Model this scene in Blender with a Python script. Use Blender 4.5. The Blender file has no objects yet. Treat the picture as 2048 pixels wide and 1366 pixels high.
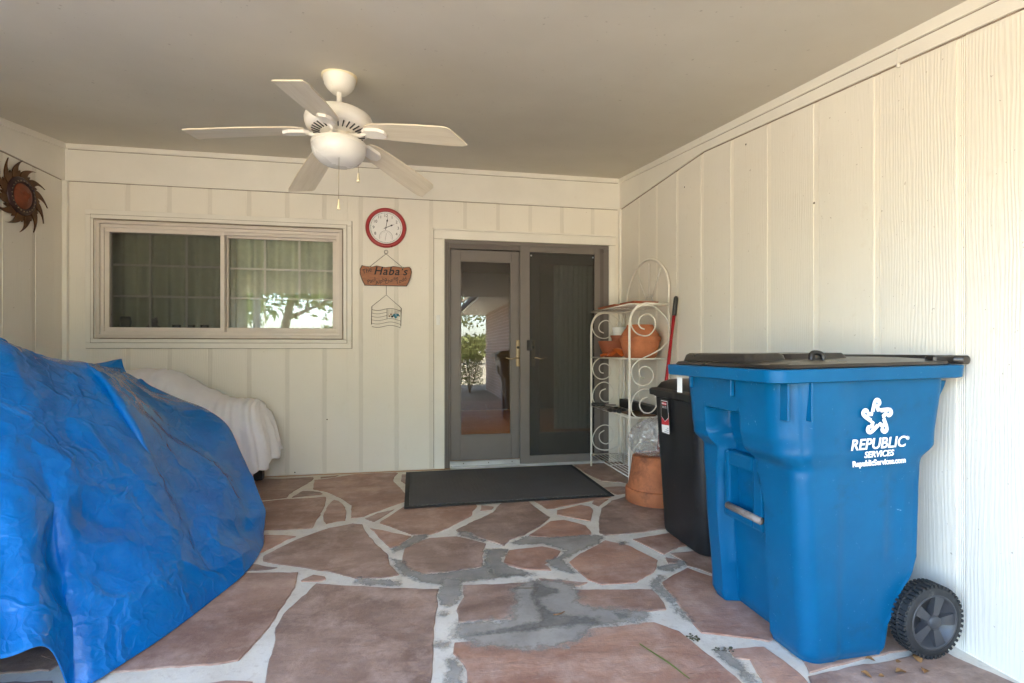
import bpy, bmesh, math, random
from mathutils import Vector, Matrix, noise

# ------------------------------------------------------------------ camera, sky, sun, exposure
scene = bpy.context.scene
PI = math.pi
D = 4.635          # back wall face (y), camera stands at the origin
XR, XL = 1.918, -2.786
SLOPE = 0.1329     # the porch ceiling falls towards the yard
ROOF_Y = -0.15     # edge of the porch roof
def ceil_z(y): return 2.725 - SLOPE * (D - y)

cam_data = bpy.data.cameras.new('camera')
cam = bpy.data.objects.new('camera', cam_data)
scene.collection.objects.link(cam)
cam.location = (0, 0, 1.075)
cam.rotation_euler = (PI / 2, 0, -0.1818)
cam_data.sensor_width = 36
cam_data.lens = 1014.2 / 2048 * 36
cam_data.shift_y = 17 / 2048
cam_data.clip_start = 0.05
cam_data.clip_end = 2000
scene.camera = cam

SUN_AZ, SUN_EL = math.radians(32), math.radians(56)   # azimuth from +y towards +x
world = bpy.data.worlds.new('World')
scene.world = world
world.use_nodes = True
wn = world.node_tree
wn.nodes.clear()
sky = wn.nodes.new('ShaderNodeTexSky')
sky.sky_type = 'NISHITA'
sky.sun_disc = False
sky.sun_elevation = SUN_EL
sky.sun_rotation = SUN_AZ
sky.air_density = 1.0
sky.dust_density = 2.2
sky.ozone_density = 0.7
bg = wn.nodes.new('ShaderNodeBackground')
bg.inputs['Strength'].default_value = 0.13
wout = wn.nodes.new('ShaderNodeOutputWorld')
wn.links.new(sky.outputs[0], bg.inputs[0])
wn.links.new(bg.outputs[0], wout.inputs[0])

sun_data = bpy.data.lights.new('sun', 'SUN')
sun_data.energy = 5.0
sun_data.angle = math.radians(0.53)
sun_data.color = (1.0, 0.965, 0.92)
sun = bpy.data.objects.new('sun', sun_data)
scene.collection.objects.link(sun)
to_sun = Vector((math.sin(SUN_AZ) * math.cos(SUN_EL), math.cos(SUN_AZ) * math.cos(SUN_EL), math.sin(SUN_EL)))
sun.rotation_euler = to_sun.to_track_quat('Z', 'Y').to_euler()

vs = scene.view_settings
vs.view_transform = 'Standard'
vs.look = 'None'
vs.exposure = 4.8
vs.gamma = 1.0
scene.render.engine = 'CYCLES'
scene.cycles.use_denoising = True
try:
    scene.cycles.denoiser = 'OPENIMAGEDENOISE'
except Exception:
    pass
scene.cycles.max_bounces = 14
scene.cycles.diffuse_bounces = 8
scene.cycles.glossy_bounces = 5
scene.cycles.transparent_max_bounces = 24
scene.cycles.sample_clamp_indirect = 6.0
scene.cycles.caustics_reflective = False
scene.cycles.caustics_refractive = False
# ------------------------------------------------------------------ measured outlines (metres)
STONES = [[[-1.504,4.264],[-1.508,4.519],[-1.367,4.566],[-1.3,4.569],[-1.149,4.52],[-0.885,4.543],[-0.868,4.489],[-0.868,4.402],[-0.906,4.257],[-0.951,4.045],[-0.949,3.936],[-1.042,3.913],[-1.129,3.907],[-1.386,3.897]],[[-0.822,4.526],[-0.676,4.554],[-0.705,4.51],[-0.813,4.479]],[[-0.872,4.098],[-0.791,4.078],[-0.734,4.043],[-0.712,3.996],[-0.721,3.97],[-0.91,3.936],[-0.907,3.962]],[[-1.381,3.834],[-1.113,3.853],[-0.936,3.894],[-0.779,3.889],[-0.678,3.904],[-0.665,3.89],[-0.642,3.698],[-0.634,3.523],[-0.64,3.434],[-0.633,3.315],[-0.631,3.239],[-0.662,3.229],[-0.788,3.237],[-1.183,3.284]],[[-0.602,3.813],[-0.562,3.788],[-0.515,3.695],[-0.485,3.57],[-0.455,3.343],[-0.5,3.335],[-0.562,3.302],[-0.589,3.356],[-0.615,3.519],[-0.623,3.695]],[[-0.856,4.428],[-0.772,4.442],[-0.681,4.494],[-0.555,4.57],[-0.202,4.569],[-0.182,4.539],[-0.206,4.412],[-0.207,4.28],[-0.157,4.093],[-0.109,3.938],[-0.077,3.833],[-0.075,3.709],[-0.168,3.605],[-0.278,3.498],[-0.353,3.402],[-0.431,3.382],[-0.456,3.604],[-0.461,3.669],[-0.504,3.76],[-0.554,3.857],[-0.632,3.963],[-0.72,4.07],[-0.799,4.139]],[[-0.142,4.478],[0.106,4.529],[0.766,4.525],[1.424,4.51],[1.405,4.086],[0.999,3.589],[0.293,3.588],[-0.025,3.733],[-0.054,3.997],[-0.143,4.268]],[[-0.336,3.352],[-0.274,3.453],[-0.164,3.517],[-0.174,3.494],[-0.276,3.285]],[[-0.243,3.264],[-0.166,3.424],[-0.099,3.562],[0.048,3.7],[0.399,3.694],[0.395,3.482],[0.347,3.354],[0.332,3.285],[0.179,3.094],[0.059,2.99],[-0.034,3.015],[-0.153,3.155]],[[0.428,3.492],[0.508,3.451],[0.483,3.388],[0.405,3.378]],[[0.556,3.495],[0.644,3.62],[0.759,3.558],[0.796,3.321],[0.834,3.169],[0.742,3.032],[0.602,2.887],[0.511,2.834],[0.463,2.752],[0.375,2.859],[0.235,3.004],[0.22,3.046],[0.343,3.183],[0.483,3.329]],[[0.801,3.591],[1.169,3.676],[1.387,3.525],[1.125,3.429],[0.898,3.338],[0.852,3.336]],[[0.913,3.299],[1.108,3.378],[1.156,3.332],[1.152,3.255],[1.064,3.046],[0.98,3.129],[0.89,3.215]],[[0.818,3.087],[0.91,3.101],[1.005,2.975],[1.007,2.901],[0.997,2.833],[0.879,2.763],[0.623,2.875]],[[1.249,3.48],[1.349,3.484],[1.221,3.33],[1.197,3.405]],[[1.353,3.432],[1.564,3.559],[2.001,3.341],[1.911,2.948],[1.698,2.835],[1.447,2.837],[1.31,2.814],[1.073,2.8],[1.048,2.847],[1.174,3.177],[1.222,3.283]],[[1.196,2.715],[1.415,2.76],[1.719,2.77],[1.664,2.611],[1.397,2.564],[1.269,2.475],[1.228,2.639]],[[1.431,4.572],[1.818,4.621],[2.544,4.625],[2.682,4.246],[2.337,3.732],[1.687,3.794],[1.623,3.922],[1.479,3.963],[1.443,4.208]],[[1.409,3.776],[1.567,3.788],[1.648,3.705],[1.783,3.627],[1.587,3.611],[1.451,3.574]],[[1.037,2.728],[1.139,2.63],[1.186,2.484],[1.206,2.42],[1.127,2.296],[0.99,2.21],[0.829,2.214],[0.778,2.273],[0.766,2.362],[0.752,2.483],[0.893,2.609]],[[0.475,2.682],[0.668,2.705],[0.748,2.62],[0.687,2.532],[0.622,2.482],[0.635,2.402],[0.511,2.443],[0.417,2.524]],[[-0.074,2.81],[-0.031,2.899],[0.062,2.946],[0.214,2.945],[0.37,2.808],[0.344,2.71],[0.315,2.513],[0.132,2.479],[0.013,2.478],[-0.093,2.598]],[[-0.398,3.275],[-0.342,3.244],[-0.28,3.023],[-0.158,2.726],[-0.141,2.611],[-0.091,2.487],[-0.142,2.471],[-0.292,2.486],[-0.434,2.589],[-0.565,2.654],[-0.689,2.718],[-0.785,2.778],[-0.799,2.846],[-0.679,3.07],[-0.539,3.218]],[[-0.288,3.172],[-0.177,3.091],[-0.043,2.987],[-0.102,2.866],[-0.156,2.839]],[[-1.112,3.191],[-0.886,3.164],[-0.742,3.127],[-0.697,3.106],[-0.735,3.076],[-0.817,2.902],[-0.905,2.837],[-1.007,2.89]],[[-0.955,2.802],[-0.791,2.737],[-0.681,2.672],[-0.709,2.664],[-0.913,2.677]],[[-0.494,2.561],[-0.439,2.526],[-0.427,2.499],[-0.459,2.483],[-0.533,2.496],[-0.542,2.512]],[[-1.256,2.651],[-0.787,2.635],[-0.58,2.604],[-0.558,2.44],[-0.562,2.262],[-0.57,2.146],[-0.583,2.044],[-0.615,1.899],[-0.674,1.891],[-0.833,1.906],[-0.95,1.901],[-1.099,1.909],[-1.308,2.053],[-1.389,2.414]],[[-0.466,2.461],[-0.282,2.408],[-0.114,2.354],[0.09,2.31],[0.079,2.252],[0.064,2.023],[0.047,1.796],[0.034,1.615],[0.022,1.423],[-0.449,1.51],[-0.501,1.831],[-0.548,2.102],[-0.54,2.206],[-0.505,2.338]],[[0.203,2.329],[0.488,2.294],[0.451,2.052],[0.37,1.994],[0.156,2.017],[0.155,2.107],[0.19,2.215]],[[0.559,2.328],[0.654,2.292],[0.767,2.242],[0.72,2.221],[0.571,2.248]],[[0.532,2.215],[1.033,2.131],[1.028,2.002],[1.012,1.952],[0.918,1.953],[0.769,1.94],[0.505,1.989],[0.478,2.047]],[[0.124,1.87],[0.197,1.868],[0.476,1.872],[0.729,1.873],[0.915,1.873],[0.982,1.8],[1.005,1.674],[1.026,1.547],[1.034,1.389],[0.93,1.184],[0.131,1.331],[0.157,1.707],[0.12,1.809]],[[-0.676,1.787],[-0.622,1.799],[-0.532,1.777],[-0.498,1.653],[-0.458,1.403],[-0.766,1.459],[-0.845,1.785]],[[1.302,2.305],[1.342,2.236],[1.408,2.151],[1.507,1.94],[1.421,1.718],[1.276,1.676],[1.137,1.737],[1.059,1.772],[1.059,1.828],[1.086,2.017],[1.114,2.182],[1.208,2.25]],[[1.09,1.658],[1.236,1.643],[1.246,1.564],[1.249,1.465],[1.241,1.428],[1.164,1.325],[1.075,1.341],[1.096,1.457],[1.13,1.585],[1.093,1.61]],[[1.268,1.469],[1.507,1.493],[1.82,1.512],[1.849,1.501],[1.901,1.28],[1.617,1.123],[1.161,1.284]],[[1.354,1.662],[1.552,1.767],[1.863,1.665],[1.743,1.539],[1.488,1.514],[1.281,1.485]],[[1.257,2.444],[1.314,2.408],[1.296,2.364],[1.239,2.377]],[[1.309,2.49],[1.582,2.509],[1.654,2.274],[1.557,2.004],[1.426,2.179],[1.363,2.28],[1.319,2.335],[1.327,2.408]],[[-1.877,2.317],[-1.481,2.27],[-1.21,2.01],[-1.218,1.956],[-1.373,1.971],[-1.678,2.054]],[[-1.29,1.912],[-1.174,1.895],[-1.068,1.736],[-1.287,1.676],[-1.622,1.953]]]
PATCHES = [[[[-0.152,2.802],[-0.102,2.863],[-0.032,3.003],[0.054,3.001],[0.062,2.959],[0.006,2.88],[-0.074,2.81],[-0.133,2.753]],0.5],[[[-0.146,2.69],[-0.087,2.658],[-0.043,2.549],[0.021,2.472],[0.172,2.481],[0.313,2.503],[0.36,2.731],[0.482,2.696],[0.42,2.544],[0.458,2.467],[0.554,2.374],[0.548,2.347],[0.438,2.359],[0.201,2.341],[0.087,2.346],[0.012,2.376],[-0.097,2.502]],0.55],[[[0.229,3.01],[0.278,3.015],[0.374,2.838],[0.353,2.816],[0.215,2.958]],0.45],[[[0.496,2.778],[0.611,2.872],[0.718,2.826],[0.974,2.819],[1.064,2.789],[0.996,2.686],[0.842,2.596],[0.733,2.507],[0.75,2.365],[0.797,2.329],[0.711,2.345],[0.641,2.423],[0.628,2.506],[0.688,2.536],[0.767,2.621],[0.675,2.732],[0.535,2.734]],0.45],[[[0.113,2.41],[0.204,2.375],[0.19,2.215],[0.148,2.135],[0.073,2.149],[0.08,2.266]],0.45],[[[0.424,2.284],[0.532,2.315],[0.654,2.292],[0.718,2.213],[0.696,2.169],[0.687,2.051],[0.794,2.003],[0.924,1.965],[0.934,1.91],[0.848,1.863],[0.674,1.871],[0.623,1.822],[0.528,1.764],[0.387,1.764],[0.204,1.824],[0.126,1.903],[0.123,1.96],[0.153,2.015],[0.344,1.999],[0.393,2.119],[0.399,2.192]],0.25],[[[0.528,2.298],[0.62,2.199],[0.593,2.156],[0.511,2.126],[0.515,2.082],[0.538,2.009],[0.604,1.971],[0.712,1.938],[0.701,1.89],[0.481,1.894],[0.389,1.888],[0.162,1.896],[0.164,1.912],[0.291,1.918],[0.413,1.943],[0.47,1.957],[0.484,2.046],[0.479,2.132],[0.513,2.267]],0.9],[[[0.776,1.959],[0.848,1.959],[0.862,1.91],[0.786,1.912]],0.8],[[[0.089,1.775],[0.119,1.799],[0.139,1.756],[0.152,1.708],[0.13,1.519],[0.079,1.528]],0.4],[[[0.068,2.096],[0.099,2.11],[0.124,2.072],[0.089,2.052]],0.5],[[[0.055,1.883],[0.101,1.891],[0.116,1.85],[0.085,1.825],[0.057,1.841]],0.5],[[[1.157,2.348],[1.231,2.354],[1.346,2.415],[1.311,2.32],[1.21,2.281],[1.154,2.291]],0.4],[[[1.096,2.692],[1.147,2.695],[1.151,2.657],[1.082,2.633]],0.4],[[[1.044,2.186],[1.13,2.259],[1.152,2.236],[1.097,2.16],[1.088,2.05],[1.072,1.834],[1.04,1.828],[1.045,1.985],[1.03,2.123]],0.4],[[[1.04,1.656],[1.083,1.66],[1.095,1.58],[1.093,1.463],[1.036,1.473],[1.038,1.552],[1.02,1.617]],0.6],[[[-0.296,2.434],[-0.282,2.492],[-0.225,2.457],[-0.086,2.419],[-0.073,2.358],[-0.219,2.385]],0.4],[[[0.341,2.722],[0.376,2.716],[0.34,2.579],[0.364,2.399],[0.544,2.366],[0.438,2.364],[0.345,2.376],[0.321,2.502]],0.75]]
TARP = [[[-2.428,3.85,0.565],[-2.248,3.83,0.915],[-2.068,3.82,0.927],[-1.928,3.8,0.915],[-1.745,3.752,0.832],[-1.562,3.7,0.754],[-1.377,3.638,0.688],[-1.222,3.572,0.586],[-1.119,3.498,0.424],[-1.019,3.395,0.276],[-0.937,3.253,0.151],[-0.875,3.125,0.004]],[[-2.32,3.75,0.55],[-2.16,3.62,0.92],[-1.94,3.5,0.95],[-1.82,3.4,0.95],[-1.677,3.342,0.854],[-1.536,3.288,0.753],[-1.4,3.241,0.642],[-1.266,3.194,0.528],[-1.153,3.142,0.395],[-1.043,3.085,0.262],[-0.936,3.017,0.132],[-0.833,2.938,0.004]],[[-2.079,3.6,0.544],[-1.929,3.35,0.894],[-1.729,3.06,0.982],[-1.629,2.9,0.994],[-1.503,2.813,0.92],[-1.396,2.756,0.802],[-1.294,2.704,0.676],[-1.221,2.69,0.531],[-1.143,2.674,0.39],[-1.039,2.672,0.258],[-0.932,2.664,0.129],[-0.819,2.636,0.004]],[[-2.091,3.56,0.558],[-1.941,3.31,0.908],[-1.741,3.02,0.996],[-1.641,2.86,1.008],[-1.545,2.798,0.938],[-1.448,2.736,0.838],[-1.352,2.674,0.722],[-1.255,2.612,0.595],[-1.159,2.55,0.458],[-1.062,2.488,0.313],[-0.966,2.426,0.162],[-0.869,2.364,0.004]],[[-2.164,3.52,0.572],[-2.014,3.27,0.922],[-1.814,2.98,1.01],[-1.714,2.82,1.022],[-1.616,2.732,0.968],[-1.518,2.644,0.879],[-1.42,2.556,0.769],[-1.322,2.468,0.641],[-1.224,2.38,0.5],[-1.126,2.292,0.345],[-1.028,2.204,0.18],[-0.93,2.116,0.004]],[[-2.234,3.44,0.604],[-2.084,3.19,0.954],[-1.884,2.9,1.042],[-1.784,2.74,1.054],[-1.684,2.643,1.012],[-1.584,2.546,0.931],[-1.485,2.449,0.824],[-1.385,2.352,0.695],[-1.285,2.255,0.547],[-1.185,2.157,0.382],[-1.085,2.06,0.2],[-0.985,1.963,0.004]],[[-2.264,3.36,0.641],[-2.114,3.11,0.991],[-1.914,2.82,1.079],[-1.814,2.66,1.091],[-1.716,2.559,1.052],[-1.618,2.458,0.973],[-1.52,2.358,0.865],[-1.422,2.257,0.732],[-1.324,2.156,0.578],[-1.226,2.055,0.405],[-1.128,1.955,0.213],[-1.03,1.854,0.004]],[[-2.261,3.3,0.662],[-2.111,3.05,1.012],[-1.911,2.76,1.1],[-1.811,2.6,1.112],[-1.719,2.502,1.073],[-1.627,2.404,0.992],[-1.536,2.306,0.882],[-1.444,2.208,0.747],[-1.352,2.11,0.59],[-1.26,2.012,0.413],[-1.168,1.914,0.217],[-1.077,1.816,0.004]],[[-2.318,3.25,0.685],[-2.168,3.0,1.035],[-1.968,2.71,1.123],[-1.868,2.55,1.135],[-1.77,2.446,1.078],[-1.671,2.342,0.99],[-1.573,2.239,0.885],[-1.474,2.135,0.766],[-1.376,2.031,0.637],[-1.277,1.927,0.498],[-1.179,1.824,0.351],[-1.08,1.72,0.196]],[[-2.44,3.2,0.718],[-2.29,2.95,1.068],[-2.09,2.66,1.156],[-1.99,2.5,1.168],[-1.884,2.393,1.111],[-1.778,2.285,1.022],[-1.672,2.178,0.916],[-1.566,2.07,0.796],[-1.46,1.962,0.665],[-1.354,1.855,0.525],[-1.248,1.747,0.376],[-1.142,1.64,0.219]],[[-2.653,3.1,0.722],[-2.503,2.85,1.072],[-2.303,2.56,1.16],[-2.203,2.4,1.172],[-2.087,2.288,1.118],[-1.971,2.175,1.036],[-1.855,2.062,0.937],[-1.739,1.95,0.826],[-1.624,1.837,0.704],[-1.508,1.725,0.574],[-1.392,1.613,0.435],[-1.276,1.5,0.29]],[[-2.7,3.06,0.61],[-2.68,2.81,0.96],[-2.52,2.52,1.048],[-2.42,2.36,1.06],[-2.39,2.242,1.015],[-2.36,2.125,0.934],[-2.33,2.007,0.828],[-2.3,1.89,0.703],[-2.27,1.772,0.561],[-2.24,1.655,0.404],[-2.21,1.537,0.233],[-2.18,1.42,0.05]],[[-2.7,3.25,0.47],[-2.68,3.0,0.82],[-2.72,2.71,0.908],[-2.62,2.55,0.92],[-2.625,2.421,0.88],[-2.63,2.292,0.807],[-2.635,2.164,0.713],[-2.64,2.035,0.602],[-2.645,1.906,0.475],[-2.65,1.778,0.335],[-2.655,1.649,0.183],[-2.66,1.52,0.02]]]
FLAP = [[[-2.23,3.86,0.971],[-2.133,3.9,0.987],[-2.013,3.92,1.01]],[[-2.189,3.84,0.942],[-2.085,3.84,0.954],[-1.97,3.86,0.956]],[[-2.094,3.75,0.905],[-1.998,3.76,0.904],[-1.919,3.8,0.901]]]
SCROLLS = [[[1.6933,1.2327],[1.6598,1.2471],[1.6442,1.2762],[1.6554,1.3181],[1.6911,1.3457],[1.7314,1.3483],[1.7674,1.3193],[1.7822,1.2733],[1.7674,1.2269],[1.7359,1.1931],[1.6955,1.1824],[1.6465,1.1926],[1.6109,1.2175],[1.5878,1.2548],[1.5799,1.2922],[1.5887,1.334],[1.6198,1.3836],[1.6687,1.4111],[1.7179,1.4165],[1.7719,1.4055],[1.8351,1.358],[1.8805,1.2995],[1.9056,1.2448],[1.9033,1.1856],[1.8805,1.139],[1.8351,1.0925],[1.7674,1.0504],[1.6911,1.017],[1.6331,0.988],[1.5976,0.9506],[1.5865,0.9132],[1.5887,0.8756],[1.6065,0.838],[1.6376,0.8125],[1.6777,0.8037],[1.7224,0.8136],[1.7516,0.8405],[1.7629,0.8782],[1.7516,0.9161],[1.7224,0.9436],[1.6821,0.9459],[1.6554,0.9294],[1.6487,0.896],[1.6643,0.8666],[1.6911,0.86]],[[1.7121,0.7137],[1.6647,0.6924],[1.6537,0.6439],[1.6884,0.5988],[1.7438,0.5976],[1.7867,0.6412],[1.7867,0.705],[1.7438,0.7606],[1.6884,0.7762],[1.6333,0.7519],[1.5941,0.698],[1.5847,0.6276],[1.6098,0.5755],[1.66,0.5552]],[[1.6974,0.3277],[1.65,0.2931],[1.6595,0.2297],[1.7163,0.2008],[1.7735,0.2351],[1.7869,0.298],[1.7544,0.3623],[1.6879,0.3767],[1.6217,0.3389],[1.584,0.2591],[1.6028,0.1866],[1.6689,0.1483],[1.7639,0.1486],[1.8597,0.196],[1.9174,0.285],[1.9078,0.3944],[1.8827,0.4351]]]
ARCH = [[4.423,1.482],[4.423,1.538],[4.377,1.648],[4.246,1.766],[4.092,1.824],[3.948,1.829],[3.804,1.784],[3.678,1.692],[3.606,1.593],[3.575,1.493],[3.567,1.432]]
# ------------------------------------------------------------------ helpers
COL = scene.collection
random.seed(7)

def link(o, parent=None):
    COL.objects.link(o)
    if parent is not None:
        o.parent = parent
    return o

def tag(o, label=None, cat=None, group=None, kind=None):
    if label: o['label'] = label
    if cat: o['category'] = cat
    if group: o['group'] = group
    if kind: o['kind'] = kind
    return o

def thing(name, label, cat, loc=(0, 0, 0), rot=(0, 0, 0), group=None):
    e = bpy.data.objects.new(name, None)
    e.empty_display_size = 0.05
    e.location = loc
    e.rotation_euler = rot
    link(e)
    return tag(e, label, cat, group)

class MB:
    """collects verts and faces in the coordinates of the parent"""
    def __init__(s): s.v = []; s.f = []; s.sm = []
    def add(s, verts, faces, smooth=False):
        n = len(s.v)
        s.v += [tuple(p) for p in verts]
        s.f += [tuple(i + n for i in f) for f in faces]
        s.sm += [smooth] * len(faces)
        return s
    def box(s, x0, x1, y0, y1, z0, z1, b=0.0, M=None):
        if b <= 0:
            v = [(x0,y0,z0),(x1,y0,z0),(x1,y1,z0),(x0,y1,z0),(x0,y0,z1),(x1,y0,z1),(x1,y1,z1),(x0,y1,z1)]
            f = [(3,2,1,0),(4,5,6,7),(0,1,5,4),(1,2,6,5),(2,3,7,6),(3,0,4,7)]
        else:
            bm = bmesh.new()
            bmesh.ops.create_cube(bm, size=1)
            for q in bm.verts:
                q.co = Vector(((x0+x1)/2 + q.co.x*(x1-x0), (y0+y1)/2 + q.co.y*(y1-y0), (z0+z1)/2 + q.co.z*(z1-z0)))
            bmesh.ops.bevel(bm, geom=bm.edges[:], offset=b, segments=2 if b > .006 else 1, affect='EDGES', profile=.6)
            bm.verts.index_update()
            v = [tuple(q.co) for q in bm.verts]
            f = [tuple(q.index for q in fc.verts) for fc in bm.faces]
            bm.free()
        if M is not None: v = [tuple(M @ Vector(p)) for p in v]
        return s.add(v, f, False)
    def tube(s, pts, r, n=8, closed=False, r1=None, cap=True):
        pts = [Vector(p) for p in pts]
        N = len(pts)
        T = []
        for i in range(N):
            a = pts[(i-1) % N] if (closed or i > 0) else pts[i]
            b = pts[(i+1) % N] if (closed or i < N-1) else pts[i]
            t = (b - a)
            T.append(t.normalized() if t.length > 1e-9 else Vector((0,0,1)))
        up = Vector((0,0,1)) if abs(T[0].z) < .9 else Vector((1,0,0))
        nrm = (up - T[0]*up.dot(T[0])).normalized()
        v = []; f = []
        for i in range(N):
            nrm = (nrm - T[i]*nrm.dot(T[i])).normalized()
            bn = T[i].cross(nrm)
            k = i/(N-1) if N > 1 else 0
            rr = r if r1 is None else r + (r1-r)*k
            if callable(r): rr = r(k)
            for j in range(n):
                a = 2*PI*j/n
                v.append(pts[i] + nrm*math.cos(a)*rr + bn*math.sin(a)*rr)
        m = N if closed else N-1
        for i in range(m):
            for j in range(n):
                i2 = (i+1) % N; j2 = (j+1) % n
                f.append((i*n+j, i*n+j2, i2*n+j2, i2*n+j))
        if cap and not closed:
            f.append(tuple(range(n-1, -1, -1)))
            f.append(tuple((N-1)*n + j for j in range(n)))
        return s.add(v, f, True)
    def lathe(s, prof, c=(0,0,0), n=40, M=None, cap=False):
        v = []; f = []
        for r, z in prof:
            for j in range(n):
                a = 2*PI*j/n
                v.append((c[0]+r*math.cos(a), c[1]+r*math.sin(a), c[2]+z))
        for i in range(len(prof)-1):
            for j in range(n):
                j2 = (j+1) % n
                f.append((i*n+j, i*n+j2, (i+1)*n+j2, (i+1)*n+j))
        if cap:
            f.append(tuple(range(n-1,-1,-1))); f.append(tuple((len(prof)-1)*n+j for j in range(n)))
        if M is not None: v = [tuple(M @ Vector(p)) for p in v]
        return s.add(v, f, True)
    def prism(s, poly, a, b, M=None):
        """poly in the local xy plane, from z=a to z=b"""
        n = len(poly)
        v = [(p[0], p[1], a) for p in poly] + [(p[0], p[1], b) for p in poly]
        f = [tuple(range(n-1,-1,-1)), tuple(range(n, 2*n))] + [(i, (i+1) % n, n+(i+1) % n, n+i) for i in range(n)]
        if M is not None: v = [tuple(M @ Vector(p)) for p in v]
        return s.add(v, f, False)
    def grid(s, rows, smooth=True, closed=False):
        n = len(rows[0]); v = [p for r in rows for p in r]; f = []
        for i in range(len(rows)-1):
            for j in range(n if closed else n-1):
                j2 = (j+1) % n
                f.append((i*n+j, i*n+j2, (i+1)*n+j2, (i+1)*n+j))
        return s.add(v, f, smooth)
    def mesh(s, name, mat):
        me = bpy.data.meshes.new(name)
        me.from_pydata(s.v, [], s.f)
        me.polygons.foreach_set('use_smooth', s.sm)
        me.update()
        if mat:
            me.materials.append(mat)
        return me
    def build(s, name, mat, parent=None, loc=None, fix=True, sharp=None):
        me = s.mesh(name, mat)
        if fix:
            bm = bmesh.new(); bm.from_mesh(me)
            bmesh.ops.recalc_face_normals(bm, faces=bm.faces[:])
            bm.to_mesh(me); bm.free()
        if sharp is not None:
            me.set_sharp_from_angle(angle=math.radians(sharp))
        o = bpy.data.objects.new(name, me)
        if loc: o.location = loc
        return link(o, parent)

def copy_tree(o, parent=None):
    c = o.copy()
    COL.objects.link(c)
    c.parent = parent
    for ch in [x for x in bpy.data.objects if x.parent == o]:
        copy_tree(ch, c)
    return c

def catmull(P, n, closed=False):
    P = [Vector(p) for p in P]
    out = []
    m = len(P)
    segs = m if closed else m-1
    for i in range(segs):
        if closed:
            a, b, c, d = P[(i-1) % m], P[i], P[(i+1) % m], P[(i+2) % m]
        else:
            b, c = P[i], P[i+1]
            a = P[i-1] if i > 0 else b*2-c
            d = P[i+2] if i+2 < m else c*2-b
        for k in range(n):
            t = k/n
            out.append(0.5*((2*b) + (c-a)*t + (2*a-5*b+4*c-d)*t*t + (3*b-a-3*c+d)*t**3))
    if not closed: out.append(P[-1])
    return out

def text_mesh(body, size, extrude=0.0004, shear=0.0, bold=0.0, align='CENTER', space=1.0):
    cu = bpy.data.curves.new('lettering', 'FONT')
    cu.body = body; cu.size = size; cu.extrude = extrude; cu.shear = shear; cu.offset = bold
    cu.align_x = align; cu.align_y = 'CENTER'; cu.space_character = space
    cu.resolution_u = 4
    to = bpy.data.objects.new('lettering', cu)
    COL.objects.link(to)
    dg = bpy.context.evaluated_depsgraph_get()
    me = bpy.data.meshes.new_from_object(to.evaluated_get(dg))
    bpy.data.objects.remove(to); bpy.data.curves.remove(cu)
    return me

def lettering(name, body, size, M, mat, parent, **kw):
    me = text_mesh(body, size, **kw)
    me.transform(M)
    me.materials.clear(); me.materials.append(mat)
    o = bpy.data.objects.new(name, me)
    return link(o, parent)

# text plane facing -y (towards the camera): x right, z up
def FACE(x, y, z, rz=0.0, roll=0.0):
    return Matrix.Translation((x, y, z)) @ Matrix.Rotation(rz, 4, 'Z') @ Matrix.Rotation(PI/2, 4, 'X') @ Matrix.Rotation(roll, 4, 'Z')

# ------------------------------------------------------------------ materials
class NT:
    def __init__(s, name):
        s.m = bpy.data.materials.new(name)
        s.m.use_nodes = True
        s.t = s.m.node_tree
        s.t.nodes.clear()
        s.out = s.t.nodes.new('ShaderNodeOutputMaterial')
    def n(s, typ, _in=None, **kw):
        nd = s.t.nodes.new('ShaderNode' + typ)
        for k, v in kw.items(): setattr(nd, k, v)
        if _in:
            for k, v in _in.items():
                if isinstance(v, bpy.types.NodeSocket): s.t.links.new(v, nd.inputs[k])
                else: nd.inputs[k].default_value = v
        return nd
    def math(s, op, a, b=0.0, clamp=False):
        nd = s.n('Math', {0: a, 1: b}, operation=op); nd.use_clamp = clamp
        return nd.outputs[0]
    def mix(s, fac, a, b, blend='MIX'):
        nd = s.t.nodes.new('ShaderNodeMix'); nd.data_type = 'RGBA'; nd.blend_type = blend
        for i, v in ((0, fac), (6, a), (7, b)):
            if isinstance(v, bpy.types.NodeSocket): s.t.links.new(v, nd.inputs[i])
            else: nd.inputs[i].default_value = v if i == 0 else (tuple(v) + (1,))[:4]
        return nd.outputs[2]
    def ramp(s, fac, stops):
        nd = s.n('ValToRGB', {0: fac})
        e = nd.color_ramp.elements
        while len(e) < len(stops): e.new(0.5)
        for q, (p, c) in zip(e, stops):
            q.position = p
            q.color = (c, c, c, 1) if not isinstance(c, tuple) else c + (1,)
        return nd.outputs[0]
    def co(s, kind='Object'): return s.n('TexCoord').outputs[kind]
    def mapped(s, vec, scale): return s.n('Mapping', {0: vec, 3: scale}).outputs[0]
    def noise(s, vec, scale, detail=4, rough=.55, dist=0.0): return s.n('TexNoise', {'Vector': vec, 'Scale': scale, 'Detail': detail, 'Roughness': rough, 'Distortion': dist}).outputs[0]
    def bump(s, h, strength=.3, dist=.002, prev=None):
        d = {'Height': h, 'Strength': strength, 'Distance': dist}
        if prev is not None: d['Normal'] = prev
        return s.n('Bump', d).outputs[0]
    def principled(s, col, rough=.5, spec=.5, metal=0.0, normal=None, **kw):
        d = {'Base Color': (tuple(col) + (1,))[:4] if not isinstance(col, bpy.types.NodeSocket) else col, 'Roughness': rough, 'Metallic': metal, 'Specular IOR Level': spec}
        if normal is not None: d['Normal'] = normal
        for k, v in kw.items(): d[k.replace('_', ' ')] = v
        p = s.n('BsdfPrincipled', d)
        s.t.links.new(p.outputs[0], s.out.inputs[0])
        return p

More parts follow.
